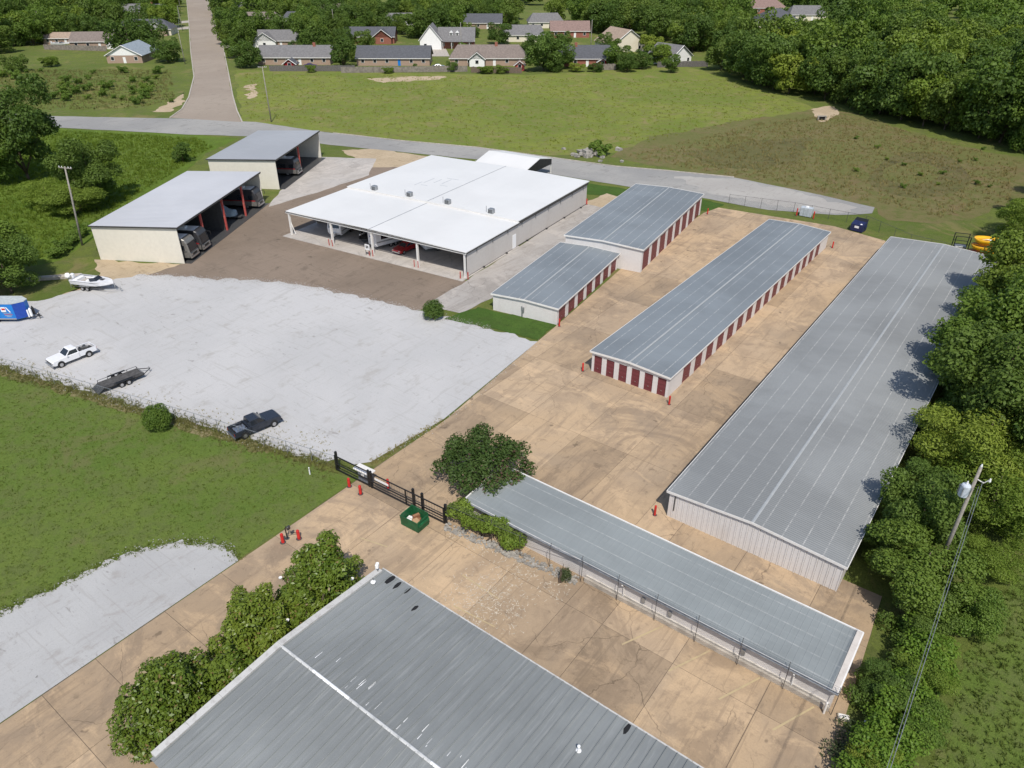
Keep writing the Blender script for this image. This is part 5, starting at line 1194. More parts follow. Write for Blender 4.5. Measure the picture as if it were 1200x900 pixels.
house('wide brown-roofed house with small white porch gable', 572, 77, 28, 12, 2.7, 3.8, RBROWN, BRICK2, V, gable=(-4, 5.5, 2.2, HWHITE, 2.6), nwin=6, hip=3, chim=3)
house('grey-roofed house partly hidden by trees near the meadow centre', 613, 49, 19, 11, 2.9, 3.6, RGREY, CREAM, V, nwin=4, hip=2)
house('red-brown roofed house among the trees', 668, 44, 18, 11, 2.9, 3.8, RRED, BRICK, V, nwin=4)
house('dark grey-roofed house with red brick end near the meadow edge', 688, 78, 22, 12, 2.8, 3.8, RDARK, BRICK, V, hip=3, nwin=5, chim=-4)
house('tan-roofed house with big cream gable right of the dark-roofed house', 737, 61, 15, 15, 3.4, 5.0, RTAN, CREAM, R(62), axis='y', nwin=3, gwall=CREAM)
house('grey-roofed house with white gable at the right end of the house row', 798, 76, 11, 12, 2.9, 3.8, RGREY, HWHITE, R(75), axis='y', nwin=3)
house('blue-grey hip-roofed house deep in the wood', 912, 33, 22, 15, 3.2, 5.4, RDARK, CREAM, R(38), hip=9, nwin=5)
house('red-brown hip-roofed house behind the blue-grey house in the wood', 898, 16, 24, 14, 3.2, 5.0, RRED, BRICK, R(38), hip=7, nwin=5)
house('grey-roofed house right of the blue-grey house in the wood', 946, 24, 20, 12, 3.0, 4.2, RGREY, CREAM, R(34), nwin=4, hip=3)
for i, (px, py, w_, rf, wl_, lab) in enumerate(((62, 30, 20, RGREY, CREAM, 'grey-roofed house half hidden by trees at the far upper left'), (108, 23, 22, RBROWN, BRICK2, 'brown-roofed house half hidden behind the dark hip-roofed house'), (290, 18, 20, RGREY, CREAM, 'grey-roofed house among trees near the top of the street'), (352, 31, 20, RDARK, BRICK, 'charcoal-roofed house peeking through trees behind the white-gabled house'), (392, 20, 20, RBROWN, CREAM, 'brown-roofed house peeking through the far trees right of the street'), (472, 33, 19, RGREY, HWHITE, 'pale house peeking through trees behind the brick-gabled house'), (566, 34, 19, RDARK, BRICK2, 'dark-roofed house peeking through trees behind the dormered wing'), (640, 33, 18, RGREY, CREAM, 'grey-roofed house left of the red-brown roofed house'))):
    house(lab, px, py, w_, 11, 2.9, 3.8, rf, wl_, R(36 + 5 * (i % 3)), hip=(0, 3)[i % 2], nwin=4)
house('small red barn-shaped shed in the garden behind the wooden fence', 340, 81.5, 4.2, 4, 1.9, 1.6, RDARK, VRED, V, axis='y', nwin=1, gwall=VRED)
house('small red shed beside the dark grey-roofed house', 706, 79, 3.6, 3.2, 1.9, 1.2, RGREY, VRED, V, axis='y', nwin=1, gwall=VRED)
house('little pink-red shed between white tarps behind the wide brown-roofed house', 609, 83, 3.4, 3, 1.9, 1.4, RRED, RED_FADE, V, axis='y', nwin=1, gwall=RED_FADE)
sedan('purple-black car parked beside the red barn-shaped shed', at(364, 79), V, plain('purple_paint', (.05, .02, .10), .3)); sedan('silver car parked between the fence and the white-gabled house', at(514, 80), V + R(10), CHROME); sedan('white car parked at the house farthest along the left of the street', at(190, 20), V, VWHITE)
def board_fence(label, p0, p1, h=1.9, mat=WOOD, bw=.6):
    a = np.array(at(*p0)); c = np.array(at(*p1)); L = np.linalg.norm(c - a); an = math.atan2(c[1] - a[1], c[0] - a[0])
    b = empty('wooden_fence', (*a, 0), an, label, 'fence'); n = int(L / bw); me = [MB().box(.01, -.02, 0, bw - .01, .02, h + .06 * k).mesh('board', mat) for k in range(3)]
    for k in range(n): link('board', me[rnd.randrange(3)], b, (k * bw, rnd.uniform(-.02, .02), 0), 0)
    for z in (.4, h - .4): MB().box(0, .045, z, n * bw, .09, z + .09).build('fence_rail', mat, b)
board_fence('weathered wooden fence behind the long low grey-roofed house', (316, 83.5), (418, 83.5), 1.9, plain('dark_fence_wood', (.12, .11, .105), .9, var=.2))
board_fence('grey wooden fence behind the charcoal-roofed house', (400, 85.5), (548, 84), 1.9)
board_fence('dark wooden fence behind the wide brown-roofed house', (552, 85), (612, 86), 1.9, plain('brown_fence_wood', (.14, .105, .08), .9, var=.2))
board_fence('grey wooden fence right of the dark-roofed house', (700, 82), (722, 82), 2.0)
board_fence('grey wooden fence left of the pale blue-roofed house', (52, 58), (126, 60), 1.9)
board_fence('dark wooden fence at the far right of the house row', (770, 79), (830, 78), 1.9, bpy.data.materials['dark_fence_wood'])
boat('white motorboat stored in the garden left of the brown-roofed house', (*at(72, 54), .4), R(30), 8); boat('second white motorboat stored beside the garden fence at upper left', (*at(100, 56), .4), R(35), 7)
# ================================================================ vegetation
def unit(v): return v / (np.linalg.norm(v, axis=1, keepdims=True) + 1e-9)
def leaf_geo(c, nrm, size, aspect=.6, g=rng):
    """one folded leaf blade per centre"""
    N = len(c); nrm = unit(nrm); t = unit(np.cross(nrm, g.normal(size=(N, 3)))); b = np.cross(nrm, t); s = size[:, None]
    v = np.stack([c - t * s * .5, c - b * s * .5 * aspect + nrm * s * .12, c + t * s * .5, c + b * s * .5 * aspect + nrm * s * .12], 1).reshape(-1, 3)
    return v, np.arange(4 * N).reshape(N, 4)
def crown_pts(lobes, n, g, shell=(.66, 1.06), up=.35, flat=-.75, jit=.55):
    lb = np.array(lobes, float); ar = (lb[:, 3] * lb[:, 4] + lb[:, 3] * lb[:, 5]); i = g.choice(len(lb), n, p=ar / ar.sum())
    d = unit(g.normal(size=(n, 3))); d[:, 2] = np.where(d[:, 2] < flat, -d[:, 2], d[:, 2])
    rr = shell[0] + (shell[1] - shell[0]) * g.random(n) ** .6
    # ragged: small twig clusters pushed in and out
    cl = np.sin(d[:, 0] * 7 + i) * np.sin(d[:, 1] * 6 + i * 2.1) * np.sin(d[:, 2] * 8 + i * .7)
    rr = rr * (1 + .16 * cl)
    c = lb[i, :3] + d * lb[i, 3:] * rr[:, None]
    nrm = d * .8 + g.normal(size=(n, 3)) * jit + np.array((0, 0, up))
    return c, nrm
def lobes_for(R_, H, base, n, g, squash=.8):
    """a main mass with many side lobes"""
    L = [(0, 0, base + (H - base) * .46, R_ * .55, R_ * .55, (H - base) * .42)]
    for k in range(n):
        a = 2 * math.pi * (k / n * 2.4 + g.random() * .3); t = g.random(); z = base + (H - base) * (.08 + .82 * t)
        prof = math.sin(math.pi * min(1, .22 + .72 * (1 - t) ** .8)) ; rr = R_ * (.42 + .42 * prof) * (.8 + .35 * g.random())
        r = R_ * (.2 + .2 * g.random()); L.append((rr * math.cos(a), rr * math.sin(a), z, r, r, r * squash))
    return L
def trunk_mesh(name, H, base, r, R_, g, limbs=6, mat=None, multi=1):
    m = MB()
    for q in range(multi):
        ox, oy = (g.normal(size=2) * .25 if multi > 1 else (0, 0)); lx, ly = g.normal(size=2) * R_ * (.05 if multi == 1 else .22)
        m.tube([(ox, oy, -.15), (ox + lx * .3, oy + ly * .3, base * .6), (ox + lx, oy + ly, base + (H - base) * .45), (ox + lx * 1.4, oy + ly * 1.4, base + (H - base) * .85)], r, 7, r * .2)
    for k in range(limbs):
        a = 2 * math.pi * k / limbs + g.random(); z0 = base * (.7 + .5 * g.random()); e = R_ * (.5 + .3 * g.random())
        m.tube([(0, 0, z0), (e * .45 * math.cos(a), e * .45 * math.sin(a), z0 + (H - base) * .2), (e * math.cos(a), e * math.sin(a), z0 + (H - base) * .38)], r * .5, 5, r * .12)
    return m.mesh(name, mat or BARK, smooth=True)
def tree_proto(name, seed, R_, H, base, n, leaf, mat, lob=14, squash=.8, r=.22, aspect=.65, multi=1, shell=(.66, 1.06), tint=None):
    g = np.random.default_rng(seed); L = lobes_for(R_, H, base, lob, g, squash)
    c, nr = crown_pts(L, n, g, shell); sz = leaf * (.6 + .8 * g.random(n)); v, f = leaf_geo(c, nr, sz, aspect, g)
    tn = np.clip(.5 + .28 * g.normal(size=n), 0, .88) if tint is None else tint(c, g)
    me = fast_mesh(name + '_crown', v, f, mat, np.repeat(tn, 4))
    return (trunk_mesh(name + '_trunk', H, base, r, R_, g, mat=BARK, multi=multi), me, R_, H)
def plant(proto, name, loc, rz, sc, label, cat='tree', group=None):
    o = empty(name, (*loc, 0), rz, label, cat, group); o.scale = sc if isinstance(sc, tuple) else (sc, sc, sc)
    link('trunk', proto[0], o); link('crown', proto[1], o); return o

# --- far and middle-distance tree kinds
FAR = [tree_proto('far_oak', 21, 6.2, 11.5, .8, 6000, .62, LEAF_DARK, 22), tree_proto('far_maple', 22, 5.8, 13, .8, 6000, .62, LEAF_MID, 20), tree_proto('far_ash', 23, 5.2, 10.5, .8, 5200, .6, LEAF_LIGHT, 18), tree_proto('far_elm', 24, 6.6, 12.5, .8, 6200, .64, LEAF_DARK, 24), tree_proto('far_cedar', 25, 3.2, 9.5, .5, 3600, .5, LEAF_DARK, 14)]
FARN = ['dark_oak', 'maple_tree', 'ash_tree', 'elm_tree', 'cedar_tree']
FARL = ['dark broad-crowned tree', 'mid green tall tree', 'bright green rounded tree', 'dark spreading tree', 'dark narrow conical tree']
def whereabouts(x, y):
    best = None
    for o in COL.objects:
        if o.name.split('.')[0] == 'house':
            d = math.hypot(o.location.x - x, o.location.y - y)
            if best is None or d < best[0]: best = (d, o)
    d, o = best; dx, dy = x - o.location.x, y - o.location.y; fw = -.6 * dx + .8 * dy; rt = .8 * dx + .6 * dy
    side = ('behind' if fw > 0 else 'before') if abs(fw) > abs(rt) * 1.3 else ('right of' if rt > 0 else 'left of')
    wds = o['label'].split(); cut = next((i for i, w_ in enumerate(wds) if w_.startswith(('house', 'shed'))), 4)
    far = 'close ' if d < 24 else ('well ' if d < 45 else 'far ')
    return far + side + ' the ' + ' '.join(wds[:cut + 1][-5:])
houses_xy = [(o.location.x, o.location.y) for o in COL.objects if o.name.split('.')[0] == 'house']
def clear_of_houses(x, y, r, front=11):
    for hx, hy in houses_xy:
        dx, dy = x - hx, y - hy; fw = dx * (-.6) + dy * .8; rt = dx * .8 + dy * .6
        if abs(rt) < 11 + r and -front - r < fw < 9 + r: return False
    return True
DEEP = [at(912, 33), at(898, 16), at(946, 24)]
def low_here(x, y):
    for hx, hy in DEEP:
        dx, dy = x - hx, y - hy; fw = -.6 * dx + .8 * dy + .35 * dx * 0; d = math.hypot(hx, hy); ux, uy = hx / d, hy / d
        along_ = dx * ux + dy * uy; side = dx * uy - dy * ux
        if abs(side) < 15 and -125 < along_ < 4: return .5
    return 1.0
SA, SB = np.array(at(240, 140)), np.array(at(230, 0)); sdir = (SB - SA) / np.linalg.norm(SB - SA)
def off_street(x, y, r):
    d = np.array((x, y)) - SA; return abs(d[0] * sdir[1] - d[1] * sdir[0]) > 9 + r
placed = []
def spaced(x, y, r): return all((x - a) ** 2 + (y - b) ** 2 > (r + c) ** 2 for a, b, c in placed)
def inside(q, poly):
    x, y = q; c = False; j = len(poly) - 1
    for i in range(len(poly)):
        if (poly[i][1] > y) != (poly[j][1] > y) and x < (poly[j][0] - poly[i][0]) * (y - poly[i][1]) / (poly[j][1] - poly[i][1]) + poly[i][0]: c = not c
        j = i
    return c
def zone(x, y):
    d = Vector((x, y, -CAM_H)); px = 600 + FPX * d.dot(_r) / d.dot(_f); dist = math.hypot(x, y)
    return ('left end', 'left part', 'middle', 'right part', 'right end')[int(min(4, max(0, (px - 860) / 70)))] + ' of the wood, ' + ('front rank', 'second rank', 'third rank', 'fourth rank', 'fifth rank', 'deepest rank')[int(min(5, max(0, (dist - 215) / 22)))]
def scatter(poly, n, rad, where, group, kinds, smin=.8, smax=1.25, tries=40, test=None, sfx=''):
    xs_ = [p[0] for p in poly]; ys_ = [p[1] for p in poly]; out = 0
    for _ in range(n * tries):
        if out >= n: break
        x, y = rnd.uniform(min(xs_), max(xs_)), rnd.uniform(min(ys_), max(ys_))
        if not inside((x, y), poly) or not spaced(x, y, rad) or (test and not test(x, y)): continue
        placed.append((x, y, rad)); k = rnd.choice(kinds); s = rnd.uniform(smin, smax) * low_here(x, y); out += 1
        if sfx and not clear_of_houses(x, y, 1, 48): s *= .55
        plant(FAR[k], FARN[k], (x, y), rnd.random() * 6.3, (s * rnd.uniform(.9, 1.15), s * rnd.uniform(.9, 1.15), s * rnd.uniform(.9, 1.2)), FARL[k] + ' ' + ((where + zone(x, y)) if where else whereabouts(x, y) + sfx), 'tree', group)
ok = lambda x, y: clear_of_houses(x, y, 1, 12) and off_street(x, y, 4)
# wood to the upper right, nearest rows one by one
EDGE = [at(868, 92), at(915, 112), at(960, 118), at(1010, 128), at(1075, 150), at(1140, 163), at(1205, 181), (25, 195), (30, 330), (-35, 350), (-95, 345), (-115, 300)]
# a dense row right at the edge first
for i in range(len(EDGE) - 6):
    a, b_ = np.array(EDGE[i]), np.array(EDGE[i + 1]); L = np.linalg.norm(b_ - a); n_ = max(1, int(L / 6.5))
    for k in range(n_):
        p = a + (b_ - a) * k / n_ + np.array((rnd.uniform(-1, 1), 2.5 + rnd.uniform(-1, 2))); placed.append((p[0], p[1], 3.0)); kk = rnd.choice((0, 1, 3, 0, 3, 2)); s = rnd.uniform(.95, 1.3)
        plant(FAR[kk], FARN[kk], p, rnd.random() * 6.3, (s, s, s * rnd.uniform(1.0, 1.25)), FARL[kk] + ' on the basin edge, ' + zone(*p), 'tree', 'trees at the edge of the right-hand wood')
scatter(EDGE, 120, 3.7, 'in the ', 'trees in the right-hand wood', (0, 1, 3, 0, 1, 2), .75, 1.55)
WOOD2 = [at(620, 52), at(700, 38), at(780, 50), at(860, 84), (-98, 300), (-60, 345), (-70, 420), (-190, 430), (-260, 390)]
scatter(WOOD2, 90, 3.5, None, 'trees behind the house row', (0, 1, 3, 0, 1, 2), .9, 1.35, test=lambda x, y: clear_of_houses(x, y, 3), sfx=', beyond the row')
SUB = [at(272, 66), at(400, 66), at(480, 48), at(610, 44), at(600, 18), at(420, 14), at(258, 8)]
scatter(SUB, 150, 2.9, None, 'garden trees right of the street', (0, 1, 3, 0, 4), .75, 1.2, test=ok, sfx=', right of street')
SUBL = [at(-60, 78), at(20, 66), at(130, 66), at(205, 60), at(212, 4), at(60, 4), at(-60, 14)]
scatter(SUBL, 130, 3.1, None, 'garden trees left of the street', (0, 1, 3, 0, 2), .85, 1.3, test=lambda x, y: clear_of_houses(x, y, 1, 34) and off_street(x, y, 4), sfx=', left of street')
# single trees one can name
def named(px, py, kind, s, label, sz=None, base=None):
    p = at(px, py); placed.append((*p, 3)); plant(FAR[kind], FARN[kind], p, rnd.random() * 6.3, (s, s, s * (sz or 1.0)), label, 'tree')
named(197, 73, 0, .95, 'round dark tree between the pale blue-roofed house and the street', .8); named(293, 79, 0, .85, 'dark conical tree left of the long low grey-roofed house', .95); named(403, 79, 4, 1.35, 'dense dark cedar at the right end of the long low grey-roofed house', .85)
named(637, 83, 0, 1.15, 'large dark tree right of the wide brown-roofed house', .95); named(655, 80, 3, .85, 'dark bushy tree before the red-brown roofed house', .8); named(723, 80, 1, .8, 'mid green tree in front of the tan-roofed gable house', .75); named(752, 80, 0, .75, 'dark low tree before the big cream gable', .7); named(772, 76, 2, .9, 'bright green tree left of the last house in the row', .85); named(845, 82, 0, 1.0, 'dark tree just right of the last house in the row'); named(676, 84, 2, .5, 'small pale bush-like tree at the meadow edge', .6); named(698, 84, 0, .45, 'small dark bush-like tree at the meadow edge', .6)
named(570, 86, 2, .5, 'low bush at the fence of the wide brown-roofed house', .5); named(588, 86, 1, .4, 'small round bush at the fence beside the pink-red shed', .5); named(455, 86, 2, .35, 'small yellow-green shrub at the grey wooden fence', .6)
named(280, 38, 0, .9, 'dark tree on the lawn right of the street'); named(262, 15, 3, 1.1, 'dark tree at the upper end of the street right side'); named(60, 78, 2, .6, 'bright shrub tree at the edge of the weedy field', .6); named(20, 84, 0, .7, 'dark shrub tree at the left edge of the weedy field', .7); named(215, 190, 4, .62, 'small dark cedar peeking over the larger beige shed roof', .75)
# deep wood beyond, one mass
def mass(name, spots, leafn, leaf, mat, label):
    V_, F_, T_ = [], [], []; off = 0
    for (x, y, s) in spots:
        s *= low_here(x, y)
        g = np.random.default_rng(rnd.randrange(10 ** 6)); L = lobes_for(5.6 * s, 11.5 * s, 1.5, 11, g); c, nr = crown_pts(L, leafn, g); c = c + np.array((x, y, 0))
        v, f = leaf_geo(c, nr, leaf * (.6 + .8 * g.random(leafn)), .7, g); V_.append(v); F_.append(f + off); off += len(v); T_.append(np.repeat(np.clip(.5 * g.random() + .5 * g.random(leafn), 0, .88), 4))
    return tag(link(name, fast_mesh(name, np.concatenate(V_), np.concatenate(F_), mat, np.concatenate(T_))), label, 'wood', kind='stuff')
def spots_in(poly, n, rad, test=None):
    o = []; xs_ = [p[0] for p in poly]; ys_ = [p[1] for p in poly]
    for _ in range(n * 30):
        if len(o) >= n: break
        x, y = rnd.uniform(min(xs_), max(xs_)), rnd.uniform(min(ys_), max(ys_))
        if inside((x, y), poly) and spaced(x, y, rad) and (not test or test(x, y)): placed.append((x, y, rad)); o.append((x, y, rnd.uniform(.85, 1.35)))
    return o
mass('far_wood', spots_in([(30, 330), (-35, 350), (-95, 345), (-60, 425), (-70, 520), (-180, 700), (60, 800), (60, 500)], 190, 4.2, lambda x, y: clear_of_houses(x, y, 4, 26)), 1000, 1.3, LEAF_MID, 'far wood reaching the top right of the view')
mass('far_wood', spots_in([(-190, 430), (-70, 425), (-90, 520), (-180, 700), (-420, 640), (-420, 520), (-330, 450)], 150, 4.6, lambda x, y: clear_of_houses(x, y, 4, 30) and off_street(x, y, 5)), 900, 1.4, LEAF_DARK, 'far wood along the top middle of the view')
mass('far_wood', spots_in([(-430, 330), (-330, 450), (-420, 560), (-700, 640), (-900, 300), (-600, 160)], 130, 6.0, lambda x, y: off_street(x, y, 7) and clear_of_houses(x, y, 4, 26)), 900, 1.4, LEAF_DARK, 'far trees along the top left of the view')

# --- near trees along the right side
NEAR = [tree_proto('near_oak', 41, 4.6, 9.5, .8, 20000, .30, LEAF_MID, 26, .7, .22, .6, shell=(.45, 1.08)), tree_proto('near_hackberry', 42, 4.2, 10.0, .7, 19000, .30, LEAF_DARK, 24, .75, .2, .55, shell=(.45, 1.08)), tree_proto('near_mimosa', 43, 4.4, 7.5, .6, 18000, .28, LEAF_LIGHT, 24, .5, .16, .4, shell=(.5, 1.1))]
NN = ['oak_tree', 'hackberry_tree', 'mimosa_tree']
near = [(-1.5, 137.5, 2, .85, 'bright green young tree above the yellow hulls'), (5.2, 132, 1, 1.0, 'dark tree right of the yellow hulls'), (6.8, 118, 0, .8, 'tree beside the far right corner of the longest roof'), (4.6, 110, 1, .85, 'first dark tree along the right side of the longest roof'), (2.6, 102.5, 0, 1.0, 'leafy tree whose shadow falls on the far part of the longest roof'),
        (.6, 95.0, 1, .8, 'dark tree leaning over the longest roof at its middle'), (3.4, 88, 0, 1.05, 'big green tree right of the middle of the longest roof'), (1.4, 80.5, 0, .95, 'spreading tree overhanging the longest roof'), (2.2, 73, 1, .98, 'dark tree overhanging the roof behind the transformer pole'), (2.0, 66.0, 2, .85, 'light green tree above and behind the transformer pole'),
        (4.6, 60.5, 2, .7, 'bright vine-covered tree beside the transformer'), (-.9, 53.6, 1, .55, 'small dark tree at the near right corner of the longest roof'), (.4, 48.0, 0, .58, 'feathery tree shading the ribbed white end wall'), (9.5, 118, 1, 1.1, 'tall dark tree at the right edge beyond the yellow hulls'), (10, 104, 0, 1.15, 'tall tree at the right edge level with the far roof'), (9.5, 91, 1, 1.1, 'tall dark tree at the right edge level with the roof middle'), (9.0, 78, 0, 1.1, 'tall green tree at the right edge above the light green tree'), (8.6, 68, 1, .95, 'dark tree at the right edge above the side field'),
        (4, 150, 1, 1.1, 'dark tree at the right edge beside the basin'), (6, 166, 0, 1.2, 'tree at the right edge halfway along the basin'), (6, 182, 1, 1.25, 'dark tree at the right edge near the wood'), (12, 140, 0, 1.2, 'tree outside the right edge beside the basin')]
for x, y, k, s, lab in near: plant(NEAR[k], NN[k], (x - (.5 if x < 5 and y > 60 else -.5), y), rnd.random() * 6.3, (s * 1.3, s * 1.3, s * rnd.uniform(1.0, 1.4)), lab, 'tree', 'trees along the right side')
# left side trees
for px, py, k, s, lab, sz in ((34, 210, 1, 1.75, 'large dark tree at the left edge by the road', 1.1), (-12, 215, 0, 1.6, 'dark tree cut by the left edge near the road', 1.05), (114, 238, 1, 1.3, 'tall dark tree right of the large tree at upper left', .95), (62, 243, 2, 1.0, 'low bushy tree in front of the large tree at upper left', .6), (92, 250, 0, .95, 'low green tree before the tall dark tree at upper left', .55), (14, 343, 1, 1.0, 'dark tree overhanging the blue trailer', .85), (-12, 330, 0, 1.1, 'dark tree cut by the left edge above the blue trailer', .9)):
    plant(NEAR[k], NN[k], at(px, py), rnd.random() * 6.3, (s, s, s * sz), lab, 'tree', 'trees at the left side')
# --- magnolias by the drive
def column_lobes(R_, H, g, n=22):
    L = []
    for k in range(n):
        t = (k + .5) / n; a = k * 2.4; rr = R_ * (.5 + .24 * g.random()) * (1 - t) ** .5; r = R_ * (.44 - .2 * t) * (.8 + .4 * g.random()); L.append((rr * math.cos(a), rr * math.sin(a), .5 + (H - .8) * t, r, r, r * .85))
    for k in range(14):
        a = g.random() * 6.28; t = g.random(); rr = R_ * (.95 - .75 * t ** 1.6) * (.85 + .3 * g.random()); r = R_ * (.12 + .1 * g.random()); L.append((rr * math.cos(a), rr * math.sin(a), .6 + (H - .2) * t, r, r, r * 1.1))
    return L
def custom(name, label, loc, lobes, n, leaf, mat, aspect=.5, cat='tree', g=None, tint=None, stems=4, H=4, R_=2, shell=(.5, 1.06), up=.35, flowers=0, group=None):
    g = g or np.random.default_rng(rnd.randrange(10 ** 6)); c, nr = crown_pts(lobes, n, g, shell, up); keep = c[:, 2] > .05; c, nr = c[keep], nr[keep]; n = len(c)
    v, f = leaf_geo(c, nr, leaf * (.65 + .7 * g.random(n)), aspect, g); tn = np.clip(.45 + .25 * g.normal(size=n), 0, 1.0) if tint is None else tint(c, g)
    o = empty(name, (*loc, 0), 0, label, cat, group)
    link('crown', fast_mesh(name + '_crown', v, f, mat, np.repeat(tn, 4)), o); link('trunk', trunk_mesh(name + '_trunk', H, H * .2, .09, R_, g, 5, BARK, stems), o)
    for k in range(flowers):
        i = g.integers(n); p = c[i] + unit(nr[i:i+1])[0] * .12
        if p[2] < H * .3: p[2] += H * .3
        MB().lathe([(.02, -.04), (.11, .0), (.13, .07), (.04, .05)], 8).build('flower', PAPER, o, tuple(p))
    return o
MAGP = [(-32.4, 21.3, 3.25, 6.4, 'tallest magnolia beside the drive, nearest the gate'), (-32.9, 16.0, 3.3, 6.0, 'middle magnolia between drive and near warehouse'), (-31.6, 18.7, 2.3, 4.8, 'low magnolia bush between the tallest and middle magnolias'), (-31.5, 12.9, 2.3, 4.4, 'low magnolia bush between the middle and nearest magnolias'), (-33.0, 9.6, 3.3, 5.8, 'nearest magnolia at the bottom of the view')]
for x, y, r_, h_, lab in MAGP:
    g = np.random.default_rng(int(-x * 100)); custom('magnolia_tree', lab, (x, y), column_lobes(r_, h_, g), int(6000 * r_), .26, LEAF_MAG, .5, H=h_, R_=r_, g=g, flowers=3 if r_ > 2 else 1, group='magnolias beside the drive', up=.6)
# --- crape myrtle
g = np.random.default_rng(5); L = []
for k in range(46):
    a = k * 2.4 + g.normal() * .2; rr = 3.9 * math.sqrt((k + .5) / 46) * (.88 + .24 * g.random()); r = .55 + .5 * g.random()
    L.append((rr * math.cos(a), rr * math.sin(a), 3.4 - 1.1 * (rr / 3.9) ** 2 + g.normal() * .35, r, r, r * .7))
custom('crape_myrtle', 'spreading crape myrtle standing in the yard behind the gate', (-32.9, 39.6), L, 13000, .25, LEAF_MYR, .55, H=4.0, R_=2.6, g=g, shell=(.4, 1.15), tint=lambda c, g_: np.clip(.42 + .25 * g_.normal(size=len(c)) + .32 * (c[:, 0] > 1.9) * (g_.random(len(c)) < .6), 0, 1), stems=6)
# --- bushes
def ball(r, h): return [(0, 0, h * .5, r, r, h * .52)] + [(r * .55 * math.cos(k * 2.4), r * .55 * math.sin(k * 2.4), h * (.35 + .05 * (k % 7)), r * .55, r * .55, h * .3) for k in range(9)]
custom('round_bush', 'clipped round bush on the fence line of the lawn', at(187, 502), ball(1.25, 2.6), 7000, .15, LEAF_MID, .5, 'bush', H=2.4, R_=1.3, shell=(.8, 1.03))
custom('dark_bush', 'dark ragged bush at the corner of gravel lot and alley', at(508, 373), ball(1.3, 2.4), 3400, .22, LEAF_DARK, .5, 'bush', H=2.4, R_=1.3)
L = [(x, y, z, r, r, r * .75) for x, y, z, r in [(-2.9 + .55 * k, .05 * k + .35 * math.sin(k * 1.7), 1.35 + .45 * math.sin(k * 1.1), .75) for k in range(12)]]
custom('vine_hedge', 'bright vine hedge climbing the fence beside the gate', (-28.6, 34.1), L, 9000, .2, LEAF_LIGHT, .6, 'hedge', H=1.8, R_=1.2, shell=(.3, 1.1))
custom('scrub_bush', 'small scrub bush growing through the fence by the concrete slab', (-20.6, 34.2), ball(.45, 1.2), 700, .14, LEAF_GREY, .4, 'bush', H=1.4, R_=.6)
# vines and brush between the narrow building and the side field
L = []
for k in range(110):
    t = rnd.random(); y = 24 + 26 * t; x = 2.6 + rnd.uniform(-1.5, 1.5) + (t - .5) * 1.2; r = rnd.uniform(.6, 1.1); L.append((x, y, rnd.uniform(.4, 1.9), r, r, r * .8))
custom('vine_thicket', 'bright green vine thicket filling the strip right of the narrow low building', (0, 0), L, 46000, .17, LEAF_VINE, .75, 'thicket', H=.6, R_=.3, shell=(.4, 1.08), up=.8)
L = [(rnd.uniform(-1.6, 1.2), rnd.uniform(27, 35), rnd.uniform(.1, .5), .8, .8, .5) for k in range(22)]
custom('weed_clump', 'grey-green weeds at the right end of the yard kerb', (1.2, 0), L, 4200, .2, LEAF_GREY, .35, 'weeds', H=.5, R_=.3, up=.9)
L = [(rnd.uniform(-.5, 2.3), rnd.uniform(36, 46), rnd.uniform(.2, .9), .8, .8, .6) for k in range(14)]
custom('brush_clump', 'dark brush at the shaded right end of the narrow building', (0.2, 0), L, 4200, .22, LEAF_DARK, .5, 'brush', H=.5, R_=.3)
for i, (px, py, s) in enumerate(((240, 190, .9), (272, 172, .7))): pass
# shrubs along the shed's back and on the weedy field
SHR = tree_proto('shrub', 61, 1.4, 2.0, .2, 900, .34, LEAF_MID, 9, .7, .05)
cnt = 0
for _ in range(400):
    if cnt >= 46: break
    p = at(rnd.uniform(-30, 205), rnd.uniform(84, 122))
    if not spaced(*p, 1.6): continue
    placed.append((*p, 1.6)); cnt += 1; s = rnd.uniform(.45, 1.25); plant(SHR, 'wild_shrub', p, rnd.random() * 6, (s * 1.2, s * 1.2, s), 'wild green shrub scattered over the weedy field left of the street', 'shrub', 'shrubs on the weedy field')
for k in range(14):
    t = k / 13; p = (-114.2 - 14 * t + rnd.uniform(-.4, .4), 47.5 + 24 * t + rnd.uniform(-.4, .4)); s = rnd.uniform(.5, .8); plant(SHR, 'hedge_shrub', p, rnd.random() * 6, (s, s, s * .8), 'low shrub in the line along the back of the larger beige shed', 'shrub', 'shrub line behind the larger shed')
for k in range(9):
    t = k / 8; p = (-133.5 - 11 * t + rnd.uniform(-.4, .4), 80.5 + 17 * t); s = rnd.uniform(.5, .8); plant(SHR, 'hedge_shrub', p, rnd.random() * 6, (s, s, s * .8), 'low shrub in the line along the back of the smaller beige shed', 'shrub', 'shrub line behind the smaller shed')
for k in range(7):
    p = at(66 + k * 5, 302 - k * 4.5); s = rnd.uniform(.7, 1.0); plant(SHR, 'hedge_shrub', p, rnd.random() * 6, (s, s, s * .8), 'low shrub below the leaning utility pole', 'shrub', 'shrubs below the leaning pole')
cnt = 0
for _ in range(300):
    if cnt >= 16: break
    p = at(rnd.uniform(985, 1190), rnd.uniform(150, 235)); s = rnd.uniform(.2, .4)
    if rnd.random() < .35 or not spaced(*p, 1): continue
    placed.append((*p, 1)); cnt += 1; plant(SHR, 'basin_shrub', p, rnd.random() * 6, (s * 1.3, s * 1.3, s), 'small green shrub growing on the banks of the dry basin', 'shrub', 'shrubs on the basin banks')
plant(SHR, 'roadside_shrub', at(703, 182), 0, (1.6, 1.6, 1.3), 'dark shrub on the heap of broken concrete at the road', 'shrub')

